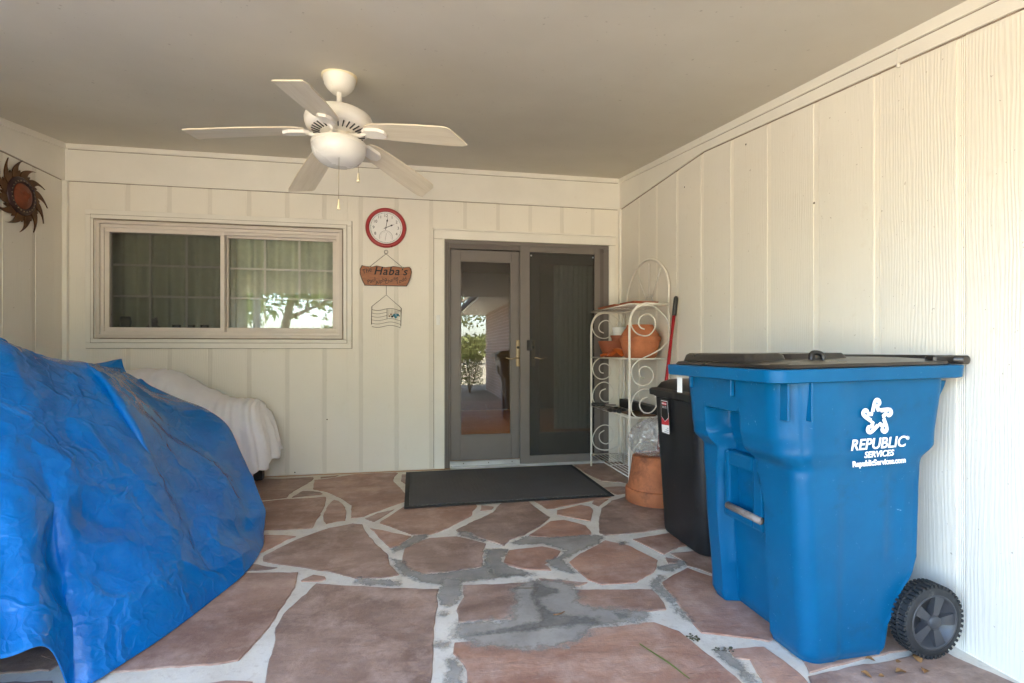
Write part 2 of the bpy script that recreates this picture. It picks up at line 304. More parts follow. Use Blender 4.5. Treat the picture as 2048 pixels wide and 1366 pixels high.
def simple(name, col, rough=.5, spec=.5, metal=0.0, var=.12, vs_=6.0, bump=.15, bs=60.0, bd=.001, dirt=None, coord='Object'):
    t = NT(name); c = t.co(coord)
    n1 = t.noise(c, vs_, 5, .6)
    lo = tuple(x*(1-var) for x in col); hi = tuple(min(1, x*(1+var)) for x in col)
    k = t.ramp(n1, [(.3, 0.0), (.7, 1.0)])
    base = t.mix(k, lo, hi)
    if dirt:
        n2 = t.noise(c, dirt[1], 6, .7)
        base = t.mix(t.ramp(n2, [(dirt[2], 0.0), (dirt[3], 1.0)]), base, dirt[0])
    nb = t.noise(c, bs, 3, .6)
    rg = t.math('ADD', t.math('MULTIPLY', n1, .18), rough-.09)
    t.principled(base, rg, spec, metal, t.bump(nb, bump, bd))
    return t.m

# embossed wood-grain siding, painted cream
def siding_material(name, reed=False, gain=1.0):
    t = NT(name); c = t.co()
    sep = t.n('SeparateXYZ', {0: c})
    u = t.math('ADD', sep.outputs[0], sep.outputs[1])
    rnd = t.n('ObjectInfo').outputs['Random']
    u2 = t.math('ADD', u, t.math('MULTIPLY', rnd, 3.7))
    v = t.n('CombineXYZ', {0: u2, 1: t.math('MULTIPLY', rnd, 9.0), 2: t.math('MULTIPLY', sep.outputs[2], .13)}).outputs[0]
    warp = t.noise(v, 9, 3, .5)
    ph = t.math('ADD', t.math('MULTIPLY', u2, 480.0), t.math('MULTIPLY', warp, 34.0))
    wave = t.math('SINE', ph)
    fine = t.noise(t.n('CombineXYZ', {0: u2, 1: 0.0, 2: t.math('MULTIPLY', sep.outputs[2], .05)}).outputs[0], 260, 2, .6)
    amt = t.noise(v, 5, 2, .5)
    if reed:
        h = t.math('SINE', t.math('MULTIPLY', u, 860.0))
        nrm = t.bump(h, .4, .0014)
    else:
        h = t.math('ADD', t.math('MULTIPLY', t.math('MULTIPLY', wave, amt), .6), t.math('MULTIPLY', fine, .9))
        nrm = t.bump(h, .55, .0012)
    n1 = t.noise(c, 1.3, 4, .6)
    n2 = t.noise(c, 14, 5, .65)
    base = t.mix(t.ramp(n1, [(.3, 0.0), (.7, 1.0)]), (.775, .73, .64), (.815, .772, .685))
    base = t.mix(t.math('MULTIPLY', t.ramp(n2, [(.62, 0.0), (.8, 1.0)]), .25), base, (.62, .52, .38))
    speck = t.noise(c, 55, 2, .5)
    base = t.mix(t.math('MULTIPLY', t.ramp(speck, [(.745, 0.0), (.77, 1.0)]), .5), base, (.25, .17, .1))
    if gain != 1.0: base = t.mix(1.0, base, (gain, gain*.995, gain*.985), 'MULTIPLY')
    t.principled(base, .55, .35, 0, nrm)
    return t.m

M_SIDE = siding_material('cream_siding_paint')
M_REED = siding_material('darker_groove_paint', True, .90)  # back and left wall grooves, slightly darker than the boards
M_REED2 = siding_material('lit_groove_paint', True, 1.09)  # right wall grooves: light caught by the reeds is put into the colour
M_JOINT_SHADOW = simple('painted_joint_shadow', (.26, .20, .145), .8, .2, var=.3, vs_=12)  # dark brown strips paint in the shadow lines along the trim joints
M_TRIM = simple('cream_trim_paint', (.785, .75, .675), .5, .4, var=.04, vs_=3, bump=.12, bs=40, dirt=((.55, .42, .28), 9, .68, .85))
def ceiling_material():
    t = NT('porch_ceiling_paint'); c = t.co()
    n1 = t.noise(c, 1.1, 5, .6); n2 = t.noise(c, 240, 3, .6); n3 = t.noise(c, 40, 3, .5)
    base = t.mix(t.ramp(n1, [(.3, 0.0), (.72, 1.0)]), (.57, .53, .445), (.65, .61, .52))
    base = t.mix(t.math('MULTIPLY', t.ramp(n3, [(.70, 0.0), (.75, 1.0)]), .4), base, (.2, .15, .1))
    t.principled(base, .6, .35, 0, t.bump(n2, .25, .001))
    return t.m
M_CEIL = ceiling_material()

def stone_material():
    t = NT('sandstone_flag'); c = t.co()
    rnd = t.n('ObjectInfo').outputs['Random']
    off = t.n('CombineXYZ', {0: t.math('MULTIPLY', rnd, 20), 1: t.math('MULTIPLY', rnd, 11), 2: 0.0}).outputs[0]
    v = t.n('VectorMath', {0: c, 1: off}, operation='ADD').outputs[0]
    vs2 = t.mapped(v, (.8, 1.5, 1))
    n1 = t.noise(vs2, 3.0, 6, .62, .6)
    n2 = t.noise(v, 12, 6, .7)
    n3 = t.noise(t.mapped(v, (.65, 1.9, 1)), 13, 5, .7, .5)
    n4 = t.noise(v, 120, 3, .6)
    ca = t.mix(rnd, (.185, .122, .095), (.33, .16, .108))
    cb = t.mix(rnd, (.35, .245, .195), (.50, .285, .195))
    base = t.mix(t.ramp(n1, [(.38, 0.0), (.62, 1.0)]), ca, cb)
    base = t.mix(t.math('MULTIPLY', t.ramp(n3, [(.48, 0.0), (.70, 1.0)]), .38), base, (.26, .19, .165))
    base = t.mix(t.math('MULTIPLY', t.ramp(n2, [(.56, 0.0), (.76, 1.0)]), .5), base, (.56, .44, .38))
    base = t.mix(t.math('MULTIPLY', t.ramp(n4, [(.70, 0.0), (.76, 1.0)]), .5), base, (.55, .48, .42))
    n5 = t.noise(v, 55, 5, .75)
    base = t.mix(t.math('MULTIPLY', t.ramp(n5, [(.47, 0.0), (.66, 1.0)]), .25), base, (.19, .12, .10))
    n6 = t.noise(v, 5.0, 5, .7)
    base = t.mix(t.math('MULTIPLY', t.ramp(n6, [(.48, 0.0), (.66, 1.0)]), .5), base, (.60, .43, .345))
    h = t.math('ADD', t.math('MULTIPLY', n1, 1.0), t.math('ADD', t.math('MULTIPLY', n3, .7), t.math('MULTIPLY', n5, .3)))
    t.principled(base, t.math('ADD', t.math('MULTIPLY', n2, .25), .38), .45, 0, t.bump(h, .7, .007))
    return t.m
M_STONE = stone_material()

def mortar_material(name, grey):
    t = NT(name); c = t.co()
    n1 = t.noise(c, 7, 6, .7); n2 = t.noise(c, 70, 4, .65); n3 = t.noise(c, 28, 5, .7)
    if grey is None:
        base = t.mix(t.ramp(n1, [(.3, 0.0), (.7, 1.0)]), (.62, .565, .475), (.77, .725, .64))
        base = t.mix(t.math('MULTIPLY', t.ramp(n3, [(.52, 0.0), (.72, 1.0)]), .6), base, (.45, .37, .29))
    else:
        a = .33 - .21*grey; b = .52 - .27*grey
        base = t.mix(t.ramp(n1, [(.3, 0.0), (.7, 1.0)]), (a, a*.92, a*.81), (b, b*.925, b*.81))
        base = t.mix(t.math('MULTIPLY', t.ramp(n3, [(.55, 0.0), (.75, 1.0)]), .4), base, (.36, .29, .25))
    h = t.math('ADD', t.math('MULTIPLY', n1, .8), t.math('MULTIPLY', n2, .35))
    pr = t.principled(base, .8, .25, 0, t.bump(h, .6, .004))
    if grey is not None:   # trowelled thin: the smear breaks up towards its feathered edge
        e = t.n('Attribute', attribute_name='feather').outputs['Fac']
        n4 = t.noise(c, 20, 7, .78)
        al = t.ramp(t.math('ADD', e, t.math('MULTIPLY', t.math('SUBTRACT', n4, .5), 1.7)), [(.36, 0.0), (.85, .88)])
        tr = t.n('BsdfTransparent', {'Color': (1, 1, 1, 1)})
        mx = t.n('MixShader', {0: al, 1: tr.outputs[0], 2: pr.outputs[0]})
        t.t.links.new(mx.outputs[0], t.out.inputs[0])
    return t.m
M_MORTAR = mortar_material('white_mortar', None)
M_PATCH = {}
def patch_mat(d):
    k = round(d, 2)
    if k not in M_PATCH: M_PATCH[k] = mortar_material('grey_cement_%d' % round(k*100), k)
    return M_PATCH[k]

def glass_material(name, ior=1.53, tint=(.93, .95, .94)):
    t = NT(name)
    fr = t.n('Fresnel', {'IOR': ior}).outputs[0]
    tr = t.n('BsdfTransparent', {'Color': tint + (1,)})
    gl = t.n('BsdfGlossy', {'Color': (1, 1, 1, 1), 'Roughness': .002})
    mx = t.n('MixShader', {0: fr, 1: tr.outputs[0], 2: gl.outputs[0]})
    t.t.links.new(mx.outputs[0], t.out.inputs[0])
    return t.m
M_GLASS = glass_material('window_glass')
def screen_material(name, cover):
    t = NT(name)
    tr = t.n('BsdfTransparent', {'Color': (1, 1, 1, 1)})
    p = t.n('BsdfPrincipled', {'Base Color': (.045, .042, .036, 1), 'Roughness': .6})
    mx = t.n('MixShader', {0: cover, 1: tr.outputs[0], 2: p.outputs[0]})
    t.t.links.new(mx.outputs[0], t.out.inputs[0])
    return t.m
M_SCREEN = screen_material('insect_screen_mesh', .24)
M_SCREEN2 = screen_material('door_screen_mesh', .5)

M_TAUPE = simple('taupe_vinyl', (.17, .147, .134), .42, .45, var=.05, bump=.05)
M_TAUPE_D = simple('taupe_vinyl_track', (.12, .10, .09), .42, .45, var=.05, bump=.05)
M_SASH = simple('pinkish_beige_vinyl', (.71, .64, .57), .42, .45, var=.04, bump=.05)
M_SASH2 = simple('beige_vinyl_track', (.64, .575, .51), .42, .45, var=.04, bump=.05)
M_SILL = simple('aluminium_threshold', (.62, .62, .62), .35, .5, .6, var=.1, bump=.1)
M_BRASS = simple('antique_brass', (.36, .28, .18), .32, .5, 1.0, var=.12, bump=.08)
M_DARK = simple('dark_plastic', (.03, .028, .027), .45, .4, var=.2, bump=.1)
M_CURTAIN = simple('grey_green_linen', (.56, .57, .42), .85, .2, var=.08, vs_=20, bump=.2, bs=300)
M_FANW = simple('white_fan_enamel', (.80, .76, .69), .38, .5, var=.05, vs_=9, bump=.06, dirt=((.62, .44, .24), 22, .62, .82))
def blade_material():
    t = NT('whitewashed_blade'); c = t.co()
    v = t.mapped(c, (1.2, 14, 1))
    n1 = t.noise(v, 3, 5, .6, 1.0); n2 = t.noise(t.mapped(c, (.8, 20, 1)), 6, 4, .7)
    base = t.mix(t.ramp(n1, [(.35, 0.0), (.65, 1.0)]), (.66, .575, .43), (.74, .66, .52))
    base = t.mix(t.math('MULTIPLY', t.ramp(n2, [(.62, 0.0), (.72, 1.0)]), .35), base, (.84, .79, .68))
    t.principled(base, .45, .4, 0, t.bump(n2, .3, .001))
    return t.m
M_BLADE = blade_material()
M_IVORY = simple('yellowed_ivory', (.80, .70, .48), .4, .5, var=.06)
M_BOWL = simple('frosted_bowl', (.72, .70, .66), .28, .5, var=.02, bump=.02)
M_RED = simple('red_clock_rim', (.36, .03, .032), .3, .5, var=.1, bump=.03)
M_DIAL = simple('clock_dial', (.83, .82, .80), .45, .4, var=.02, bump=.02)
M_INK = simple('black_ink', (.02, .018, .016), .6, .3, var=.1, bump=.02)
def wood_material(name, a, b, sx=(2, 14, 14)):
    t = NT(name); c = t.co()
    n1 = t.noise(t.mapped(c, sx), 6, 5, .65, 1.2)
    t.principled(t.mix(t.ramp(n1, [(.3, 0.0), (.7, 1.0)]), a, b), .4, .45, 0, t.bump(n1, .2, .001))
    return t.m
M_SIGN = wood_material('stained_sign_wood', (.22, .07, .024), (.37, .128, .045))
M_SIGNEDGE = wood_material('charred_edge', (.05, .025, .012), (.10, .05, .025))
M_FLOORW = wood_material('oak_floor', (.36, .17, .06), (.50, .26, .10), (14, 1.2, 1))
M_WIRE = simple('bronze_wire', (.10, .075, .05), .45, .5, .7, var=.2)
M_WHITEIRON = simple('white_painted_iron', (.74, .70, .63), .5, .4, var=.05, vs_=30, bump=.15, bs=150, dirt=((.33, .15, .07), 34, .68, .76))
M_TERRA = simple('terracotta', (.50, .175, .08), .75, .3, var=.2, vs_=9, bump=.3, bs=90, dirt=((.62, .40, .28), 7, .58, .8))
M_TERRA_D = simple('weathered_terracotta', (.46, .155, .065), .72, .3, var=.25, vs_=7, bump=.35, bs=70, dirt=((.15, .06, .035), 6, .48, .70))
M_TERRA_R = simple('dark_terracotta_tray', (.36, .11, .055), .6, .35, var=.2, bump=.2)
M_ORANGE = simple('orange_plastic', (.58, .12, .02), .35, .5, var=.12)
M_WHITEP = simple('white_plastic_pot', (.78, .78, .76), .4, .5, var=.04)
M_REDPOLE = simple('red_metal_pole', (.42, .015, .025), .22, .6, .3, var=.08, bump=.02)
M_BLACKP = simple('black_trash_plastic', (.014, .014, .015), .42, .45, var=.3, vs_=10, bump=.25, bs=40, dirt=((.05, .048, .045), 12, .6, .8))
def bin_material():
    t = NT('blue_cart_plastic'); c = t.co()
    n1 = t.noise(c, 3, 4, .6); n2 = t.noise(c, 180, 3, .6)
    sc = t.noise(t.mapped(c, (26, 26, 20)), 1.0, 7, .78, 2.5)
    sm = t.noise(c, 7, 6, .75)
    base = t.mix(t.ramp(n1, [(.3, 0.0), (.7, 1.0)]), (.0001, .078, .19), (.0002, .105, .25))
    base = t.mix(t.math('MULTIPLY', t.ramp(sc, [(.645, 0.0), (.69, 1.0)]), .5), base, (.45, .60, .72))
    base = t.mix(t.math('MULTIPLY', t.ramp(sm, [(.58, 0.0), (.72, 1.0)]), .45), base, (.012, .06, .12))
    t.principled(base, t.math('ADD', t.math('MULTIPLY', n1, .15), .28), .22, 0, t.bump(n2, .12, .001))
    return t.m
M_BLUE = bin_material()
M_LID = simple('dusty_black_lid', (.016, .014, .013), .30, .5, var=.25, vs_=6, bump=.12, bs=60, dirt=((.085, .065, .048), 4, .52, .8))
M_TYRE = simple('black_rubber', (.022, .022, .023), .6, .4, var=.25, vs_=30, bump=.2, dirt=((.16, .14, .12), 20, .6, .8))
M_HUB = simple('dark_grey_hub', (.045, .045, .05), .4, .45, var=.15)
M_PRINT = simple('white_print', (.88, .88, .87), .5, .4, var=.02, bump=.02)
M_STEEL = simple('worn_steel_bar', (.25, .21, .195), .55, .4, .35, var=.25, vs_=40)
def tarp_material():
    t = NT('blue_poly_tarp'); c = t.co()
    n1 = t.noise(c, 4, 5, .6); wv = t.n('TexNoise', {'Vector': c, 'Scale': 5.0, 'Detail': 3.0, 'Roughness': .6}).outputs[1]
    cd = t.mix(.16, c, wv)
    def cre(scale, w):
        d = t.n('TexVoronoi', {'Vector': cd, 'Scale': scale}, feature='DISTANCE_TO_EDGE').outputs['Distance']
        return t.ramp(d, [(0.0, 1.0), (w, 0.0)])
    msk = t.ramp(t.noise(c, 2.6, 3, .5), [(.38, .2), (.60, 1.0)])
    k1 = t.math('MULTIPLY', cre(5.0, .07), msk); k2 = t.math('MULTIPLY', cre(15.0, .12), msk); n3 = t.noise(cd, 26, 4, .62, .6)
    weave = t.n('TexChecker', {'Vector': c, 'Scale': 520.0}).outputs[1]
    base = t.mix(t.ramp(n1, [(.3, 0.0), (.7, 1.0)]), (.0001, .15, .50), (.0002, .215, .66))
    base = t.mix(t.math('MULTIPLY', k1, .18), base, (.03, .30, .80))
    h = t.math('ADD', t.math('MULTIPLY', k1, .8), t.math('ADD', t.math('MULTIPLY', k2, .36), t.math('MULTIPLY', n3, .6)))
    nrm = t.bump(h, .5, .010, t.bump(weave, .08, .0006))
    p = t.principled(base, t.math('ADD', t.math('MULTIPLY', n1, .14), .03), .45, 0, nrm)
    tl = t.n('BsdfTranslucent', {'Color': (.004, .22, .70, 1), 'Normal': nrm})
    mx = t.n('MixShader', {0: .15, 1: p.outputs[0], 2: tl.outputs[0]})
    t.t.links.new(mx.outputs[0], t.out.inputs[0])
    return t.m
M_TARP = tarp_material()
M_SHEET = simple('white_cotton_sheet', (.84, .835, .86), .85, .2, var=.03, vs_=12, bump=.3, bs=25, bd=.004)
def mat_material():
    t = NT('charcoal_ribbed_mat'); c = t.co()
    sep = t.n('SeparateXYZ', {0: c})
    zz = t.math('PINGPONG', t.math('MULTIPLY', sep.outputs[0], 30), .5)
    h = t.math('SINE', t.math('MULTIPLY', t.math('ADD', sep.outputs[1], t.math('MULTIPLY', zz, .016)), 420))
    n1 = t.noise(c, 40, 4, .7); n2 = t.noise(c, 4, 4, .6); n3 = t.noise(c, 300, 2, .6)
    base = t.mix(t.ramp(n2, [(.3, 0.0), (.7, 1.0)]), (.17, .164, .16), (.25, .24, .235))
    base = t.mix(t.math('MULTIPLY', t.ramp(h, [(0, 0.0), (.9, 1.0)]), .5), (.085, .082, .08), base)
    t.principled(base, .9, .15, 0, t.bump(t.math('ADD', h, n3), .7, .003))
    return t.m
M_MAT = mat_material()
M_RUBBER = simple('rubber_edge', (.028, .027, .026), .7, .3, var=.2)
M_SUNR = simple('burnished_copper_ray', (.105, .045, .014), .42, .5, .6, var=.45, vs_=12, bump=.1)
M_SUND = simple('dark_purple_brown_metal', (.045, .02, .022), .4, .5, .4, var=.4, vs_=20)
M_SUNF = simple('red_clay_face', (.20, .05, .02), .5, .4, .1, var=.3, vs_=14)
M_LAWN = None
def lawn_material():
    t = NT('winter_lawn'); c = t.co()
    n1 = t.noise(c, .5, 5, .6); n2 = t.noise(c, 9, 5, .7)
    base = t.mix(t.ramp(n1, [(.35, 0.0), (.65, 1.0)]), (.24, .21, .165), (.17, .16, .11))
    base = t.mix(t.math('MULTIPLY', t.ramp(n2, [(.5, 0.0), (.7, 1.0)]), .5), base, (.27, .20, .11))
    t.principled(base, .9, .2, 0, t.bump(n2, .8, .03))
    return t.m
M_LAWN = lawn_material()
def brick_material():
    t = NT('pinkish_brick'); c = t.co()
    sep = t.n('SeparateXYZ', {0: c})
    v = t.n('CombineXYZ', {0: sep.outputs[1], 1: sep.outputs[2], 2: 0.0}).outputs[0]
    b = t.n('TexBrick', {'Vector': v, 'Color1': (.32, .15, .10, 1), 'Color2': (.17, .10, .085, 1), 'Mortar': (.55, .50, .45, 1), 'Scale': 1.0, 'Mortar Size': .012, 'Brick Width': .21, 'Row Height': .075, 'Bias': 0.0})
    n1 = t.noise(c, 14, 4, .7)
    base = t.mix(t.math('MULTIPLY', t.ramp(n1, [(.5, 0.0), (.7, 1.0)]), .4), b.outputs[0], (.50, .42, .38))
    t.principled(base, .8, .2, 0, t.bump(t.math('SUBTRACT', 1.0, b.outputs[1]), .5, .006))
    return t.m
M_BRICK = brick_material()
M_BARK = simple('grey_bark', (.11, .085, .065), .9, .2, var=.35, vs_=9, bump=.8, bs=20, bd=.02)
def leaf_material(name, a, b):
    t = NT(name)
    n = t.noise(t.co(), 1.7, 3, .6)
    col = t.mix(n, a, b)
    d = t.n('BsdfDiffuse', {'Color': col}); tl = t.n('BsdfTranslucent', {'Color': col})
    mx = t.n('MixShader', {0: .35, 1: d.outputs[0], 2: tl.outputs[0]})
    t.t.links.new(mx.outputs[0], t.out.inputs[0])
    return t.m
M_LEAF = leaf_material('pine_green_foliage', (.08, .13, .035), (.19, .24, .08))
M_LEAF2 = leaf_material('olive_foliage', (.11, .13, .045), (.23, .24, .10))
M_DRY = simple('dry_leaf', (.26, .13, .05), .8, .2, var=.35, vs_=30)
M_ROOF = simple('asphalt_shingle', (.09, .08, .075), .9, .2, var=.3, vs_=20, bump=.5)
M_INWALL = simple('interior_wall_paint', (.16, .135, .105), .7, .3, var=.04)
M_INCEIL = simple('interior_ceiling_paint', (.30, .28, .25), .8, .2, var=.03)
# ------------------------------------------------------------------ ground and patio
def struct(o): return tag(o, kind='structure')
g = MB(); g.box(-300, 300, -300, 300, -.5, -.09)
struct(g.build('lawn', M_LAWN))
pb = MB(); pb.box(XL-.02, XR+.05, -1.3, D+.06, -.12, -.005)
patio = struct(pb.build('patio', M_MORTAR))

def rough_poly(poly, step=.03, amp=.0065, seed=0.0, freq=22):
    out = []
    n = len(poly)
    for i in range(n):
        a = Vector(poly[i]); b = Vector(poly[(i+1) % n])
        L = (b-a).length
        k = max(1, int(L/step))
        for j in range(k):
            p = a.lerp(b, j/k)
            q = Vector((p.x*freq, p.y*freq, seed))
            q2 = Vector((p.x*freq*.35, p.y*freq*.35, seed+5))
            dx = noise.noise(q)*amp + noise.noise(q2)*amp*1.2
            dy = noise.noise(q+Vector((31, 7, 3)))*amp + noise.noise(q2+Vector((13, 3, 9)))*amp*1.2
            out.append((p.x+dx, p.y+dy))
    return out

def area2(p): return sum(p[i][0]*p[(i+1) % len(p)][1]-p[(i+1) % len(p)][0]*p[i][1] for i in range(len(p)))
def inset(poly, d):
    if area2(poly) < 0: poly = poly[::-1]
    n = len(poly); out = []
    for i in range(n):
        a = Vector(poly[i-1]); b = Vector(poly[i]); c = Vector(poly[(i+1) % n])
        e = (c-a)
        if e.length < 1e-6: out.append(tuple(b)); continue
        e.normalize()
        out.append((b.x - e.y*d, b.y + e.x*d))
    return out

def slab(name, poly, z0, z1, ch, mat, parent, lift=0.0):
    if area2(poly) < 0: poly = poly[::-1]
    n = len(poly)
    ins = inset(poly, ch)
    v = [(p[0], p[1], z0) for p in poly] + [(p[0], p[1], z1-ch*.6) for p in poly] + [(p[0], p[1], z1) for p in ins]
    f = [(i, (i+1) % n, n+(i+1) % n, n+i) for i in range(n)] + [(n+i, n+(i+1) % n, 2*n+(i+1) % n, 2*n+i) for i in range(n)] + [tuple(range(2*n, 3*n))]
    mb = MB(); mb.add(v, f)
    return mb.build(name, mat, parent, fix=False)

def clampx(poly): return [(min(max(p[0], XL+.01), XR-.012), min(p[1], D-.02)) for p in poly]
for i, st in enumerate(STONES):
    slab('flagstone', rough_poly(clampx(st), seed=i*3.1), -.03, .0 + ((i*37) % 7-3)*.0004, .0035, M_STONE, patio)
# the strip of paving that runs on towards the yard
cols_, rows_ = 8, 4
cx = {}
for i in range(cols_+1):
    for j in range(rows_+1):
        x = XL + (XR-XL)*i/cols_; y = -1.28 + (2.40)*j/rows_
        if 0 < i < cols_: x += random.uniform(-.12, .12)
        if 0 < j < rows_: y += random.uniform(-.12, .12)
        cx[i, j] = (x, y)
for i in range(cols_):
    for j in range(rows_):
        q = [cx[i, j], cx[i+1, j], cx[i+1, j+1], cx[i, j+1]]
        slab('flagstone', rough_poly(inset(clampx(q), .02), seed=i*5+j), -.03, 0, .0035, M_STONE, patio)
def stone_field(x0, x1, y0, y1, nx, ny, sd):
    rr = random.Random(sd); P = {}
    for i in range(nx+1):
        for j in range(ny+1):
            P[i, j] = (x0+(x1-x0)*i/nx + (rr.uniform(-.07, .07) if 0 < i < nx else 0), y0+(y1-y0)*j/ny + (rr.uniform(-.07, .07) if 0 < j < ny else 0))
    for i in range(nx):
        for j in range(ny):
            slab('flagstone', rough_poly(inset(clampx([P[i, j], P[i+1, j], P[i+1, j+1], P[i, j+1]]), .02), seed=sd+i*5+j), -.03, 0, .0035, M_STONE, patio)
stone_field(XL, -1.53, 2.66, D-.02, 2, 4, 91)
stone_field(XL, -1.92, 1.14, 2.64, 2, 3, 77)
stone_field(-1.90, -.90, 1.14, 1.64, 2, 1, 55)
def inside(p, poly):
    c = False; n = len(poly)
    for i in range(n):
        (x0, y0), (x1, y1) = poly[i], poly[(i+1) % n]
        if (y0 > p[1]) != (y1 > p[1]) and p[0] < (x1-x0)*(p[1]-y0)/(y1-y0)+x0: c = not c
    return c
def edge_dist(p, poly):
    best = 9.0; n = len(poly)
    for i in range(n):
        (x0, y0), (x1, y1) = poly[i], poly[(i+1) % n]
        dx, dy = x1-x0, y1-y0
        t_ = max(0, min(1, ((p[0]-x0)*dx+(p[1]-y0)*dy)/(dx*dx+dy*dy+1e-12)))
        best = min(best, math.hypot(p[0]-x0-t_*dx, p[1]-y0-t_*dy))
    return best
def smear(poly, z, w, mat, cell=.014):
    x0 = min(q[0] for q in poly)-.03; x1 = max(q[0] for q in poly)+.03; y0 = min(q[1] for q in poly)-.03; y1 = max(q[1] for q in poly)+.03
    nx, ny = int((x1-x0)/cell)+2, int((y1-y0)/cell)+2
    V = []; A = []; ok = []
    for j in range(ny):
        for i in range(nx):
            q = (x0+i*cell, y0+j*cell)
            d = edge_dist(q, poly)*(1 if inside(q, poly) else -1)
            e = max(0, min(1, .5+d/(2*w)))
            V.append((q[0], q[1], z)); A.append(e); ok.append(d > -w-.014)
    F = [(j*nx+i, j*nx+i+1, (j+1)*nx+i+1, (j+1)*nx+i) for j in range(ny-1) for i in range(nx-1) if ok[j*nx+i] and ok[j*nx+i+1] and ok[(j+1)*nx+i] and ok[(j+1)*nx+i+1]]
    used = sorted(set(k for f in F for k in f)); ix = {k: n for n, k in enumerate(used)}
    mb = MB(); mb.add([V[k] for k in used], [tuple(ix[k] for k in f) for f in F], True)
    o = mb.build('cement_patch', mat, patio, fix=False)
    o.data.attributes.new('feather', 'FLOAT', 'POINT').data.foreach_set('value', [A[k] for k in used])
    return o
for i, (pl, d) in enumerate(PATCHES):
    smear(pl, .0016 + (.0012 if d > .7 else 0) + i*.00008, .032 if d > .35 else .055, patch_mat(d))

# ------------------------------------------------------------------ walls
def subtract(rects, hole):
    out = []
    hx0, hx1, hz0, hz1 = hole
    for (a, b, c, d_) in rects:
        if b <= hx0 or a >= hx1 or d_ <= hz0 or c >= hz1: out.append((a, b, c, d_)); continue
        if a < hx0: out.append((a, hx0, c, d_))
        if b > hx1: out.append((hx1, b, c, d_))
        m0, m1 = max(a, hx0), min(b, hx1)
        if c < hz0: out.append((m0, m1, c, hz0))
        if d_ > hz1: out.append((m0, m1, hz1, d_))
    return [r for r in out if r[1]-r[0] > .012 and r[3]-r[2] > .012]

WIN = (-2.60, -.612, 1.135, 2.165)
DOOR = (.20, 1.815, -.02, 2.10)
FRZ = 2.429
back = thing('back_wall', 'cream wood-grain siding wall holding the window and the patio door', 'wall')
gx = [XL-.004] + [-2.333 + .3053*k for k in range(14)] + [XR+.004]
GH = .017
for i in range(len(gx)-1):
    a = gx[i] + (GH if i > 0 else 0); b = gx[i+1] - (GH if i < len(gx)-2 else 0)
    for r in subtract(subtract([(a, b, .004, FRZ+.02)], WIN), DOOR):
        m = MB(); m.box(r[0], r[1], D, D+.012, r[2], r[3], .0015)
        m.build('siding_board', M_SIDE, back)
m = MB()
for r in subtract(subtract([(XL-.1, XR+.1, -.02, 2.8)], WIN), DOOR):
    m.box(r[0], r[1], D+.0022, D+.14, r[2], r[3])
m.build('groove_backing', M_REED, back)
m = MB(); m.box(XL, XR, D-.012, D+.004, FRZ, 2.69, .002); m.build('frieze_board', M_TRIM, back)
m = MB(); m.box(XL, XR, D-.024, D+.004, 2.681, 2.727, .005); m.build('crown_strip', M_TRIM, back)

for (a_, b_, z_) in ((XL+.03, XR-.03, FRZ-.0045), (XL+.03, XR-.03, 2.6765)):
    m = MB(); m.box(a_, b_, D-.0125 if z_ > 2.5 else D-.003, D+.002, z_, z_+.0042); m.build('joint_shadow_strip', M_JOINT_SHADOW, back)
right = thing('right_wall', 'long cream grooved siding wall behind the blue cart and wire rack', 'wall')
gy = [4.21-.3385*k for k in range(14)]
edges = [D] + gy
YS, YK = ROOF_Y, 3.167
def strip_low(y): return FRZ if y >= YK else FRZ - .1356*(YK-y)
for i in range(len(edges)):
    y1 = edges[i] - (GH if i > 0 else 0)
    y0 = (edges[i+1] + GH) if i+1 < len(edges) else YS
    if y1 - y0 < .02: continue
    # board as a wall-plane polygon whose top follows the frieze
    tops = [(y0, strip_low(y0)+.02)]
    if y0 < YK < y1: tops.append((YK, strip_low(YK)+.02))
    tops.append((y1, strip_low(y1)+.02))
    poly = [(y1, .004), (y0, .004)] + tops
    Mx = Matrix(((0, 0, 1, 0), (1, 0, 0, 0), (0, 1, 0, 0), (0, 0, 0, 1)))
    m = MB(); m.prism(poly, XR, XR+.012, Mx); m.build('siding_board', M_SIDE, right)
m = MB()
Mx = Matrix(((0, 0, 1, 0), (1, 0, 0, 0), (0, 1, 0, 0), (0, 0, 0, 1)))
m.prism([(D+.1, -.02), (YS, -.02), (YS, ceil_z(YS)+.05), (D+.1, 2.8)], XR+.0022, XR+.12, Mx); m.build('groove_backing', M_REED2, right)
m = MB()
low = [(y, strip_low(y)) for y in (YS, YK, D)]
m.prism([(D, 2.69), (YS, ceil_z(YS)-.02)] + low, XR-.012, XR+.004, Mx); m.build('frieze_board', M_TRIM, right)
m = MB()
m.prism([(D, 2.727), (YS, ceil_z(YS)+.002), (YS, ceil_z(YS)-.047), (D, 2.681)], XR-.024, XR+.004, Mx); m.build('crown_strip', M_TRIM, right)
m = MB(); m.prism([(D-.03, FRZ), (YK, FRZ), (YS, strip_low(YS)), (YS, strip_low(YS)-.005), (YK, FRZ-.005), (D-.03, FRZ-.005)], XR-.003, XR+.002, Mx); m.build('joint_shadow_strip', M_JOINT_SHADOW, right)
m = MB(); m.prism([(D-.03, 2.6805), (YS, ceil_z(YS)-.0475), (YS, ceil_z(YS)-.0515), (D-.03, 2.6765)], XR-.0128, XR-.01, Mx); m.build('joint_shadow_strip', M_JOINT_SHADOW, right)
m = MB(); m.box(XR-.024, XR-.002, D-.040, D-.002, .002, FRZ-.003, .003); m.build('corner_strip', M_TRIM, right)
m = MB(); m.box(XR-.014, XR-.001, 1.735, 1.742, ceil_z(1.74)-.12, ceil_z(1.74)-.045); m.build('board_joint', M_TRIM, right)
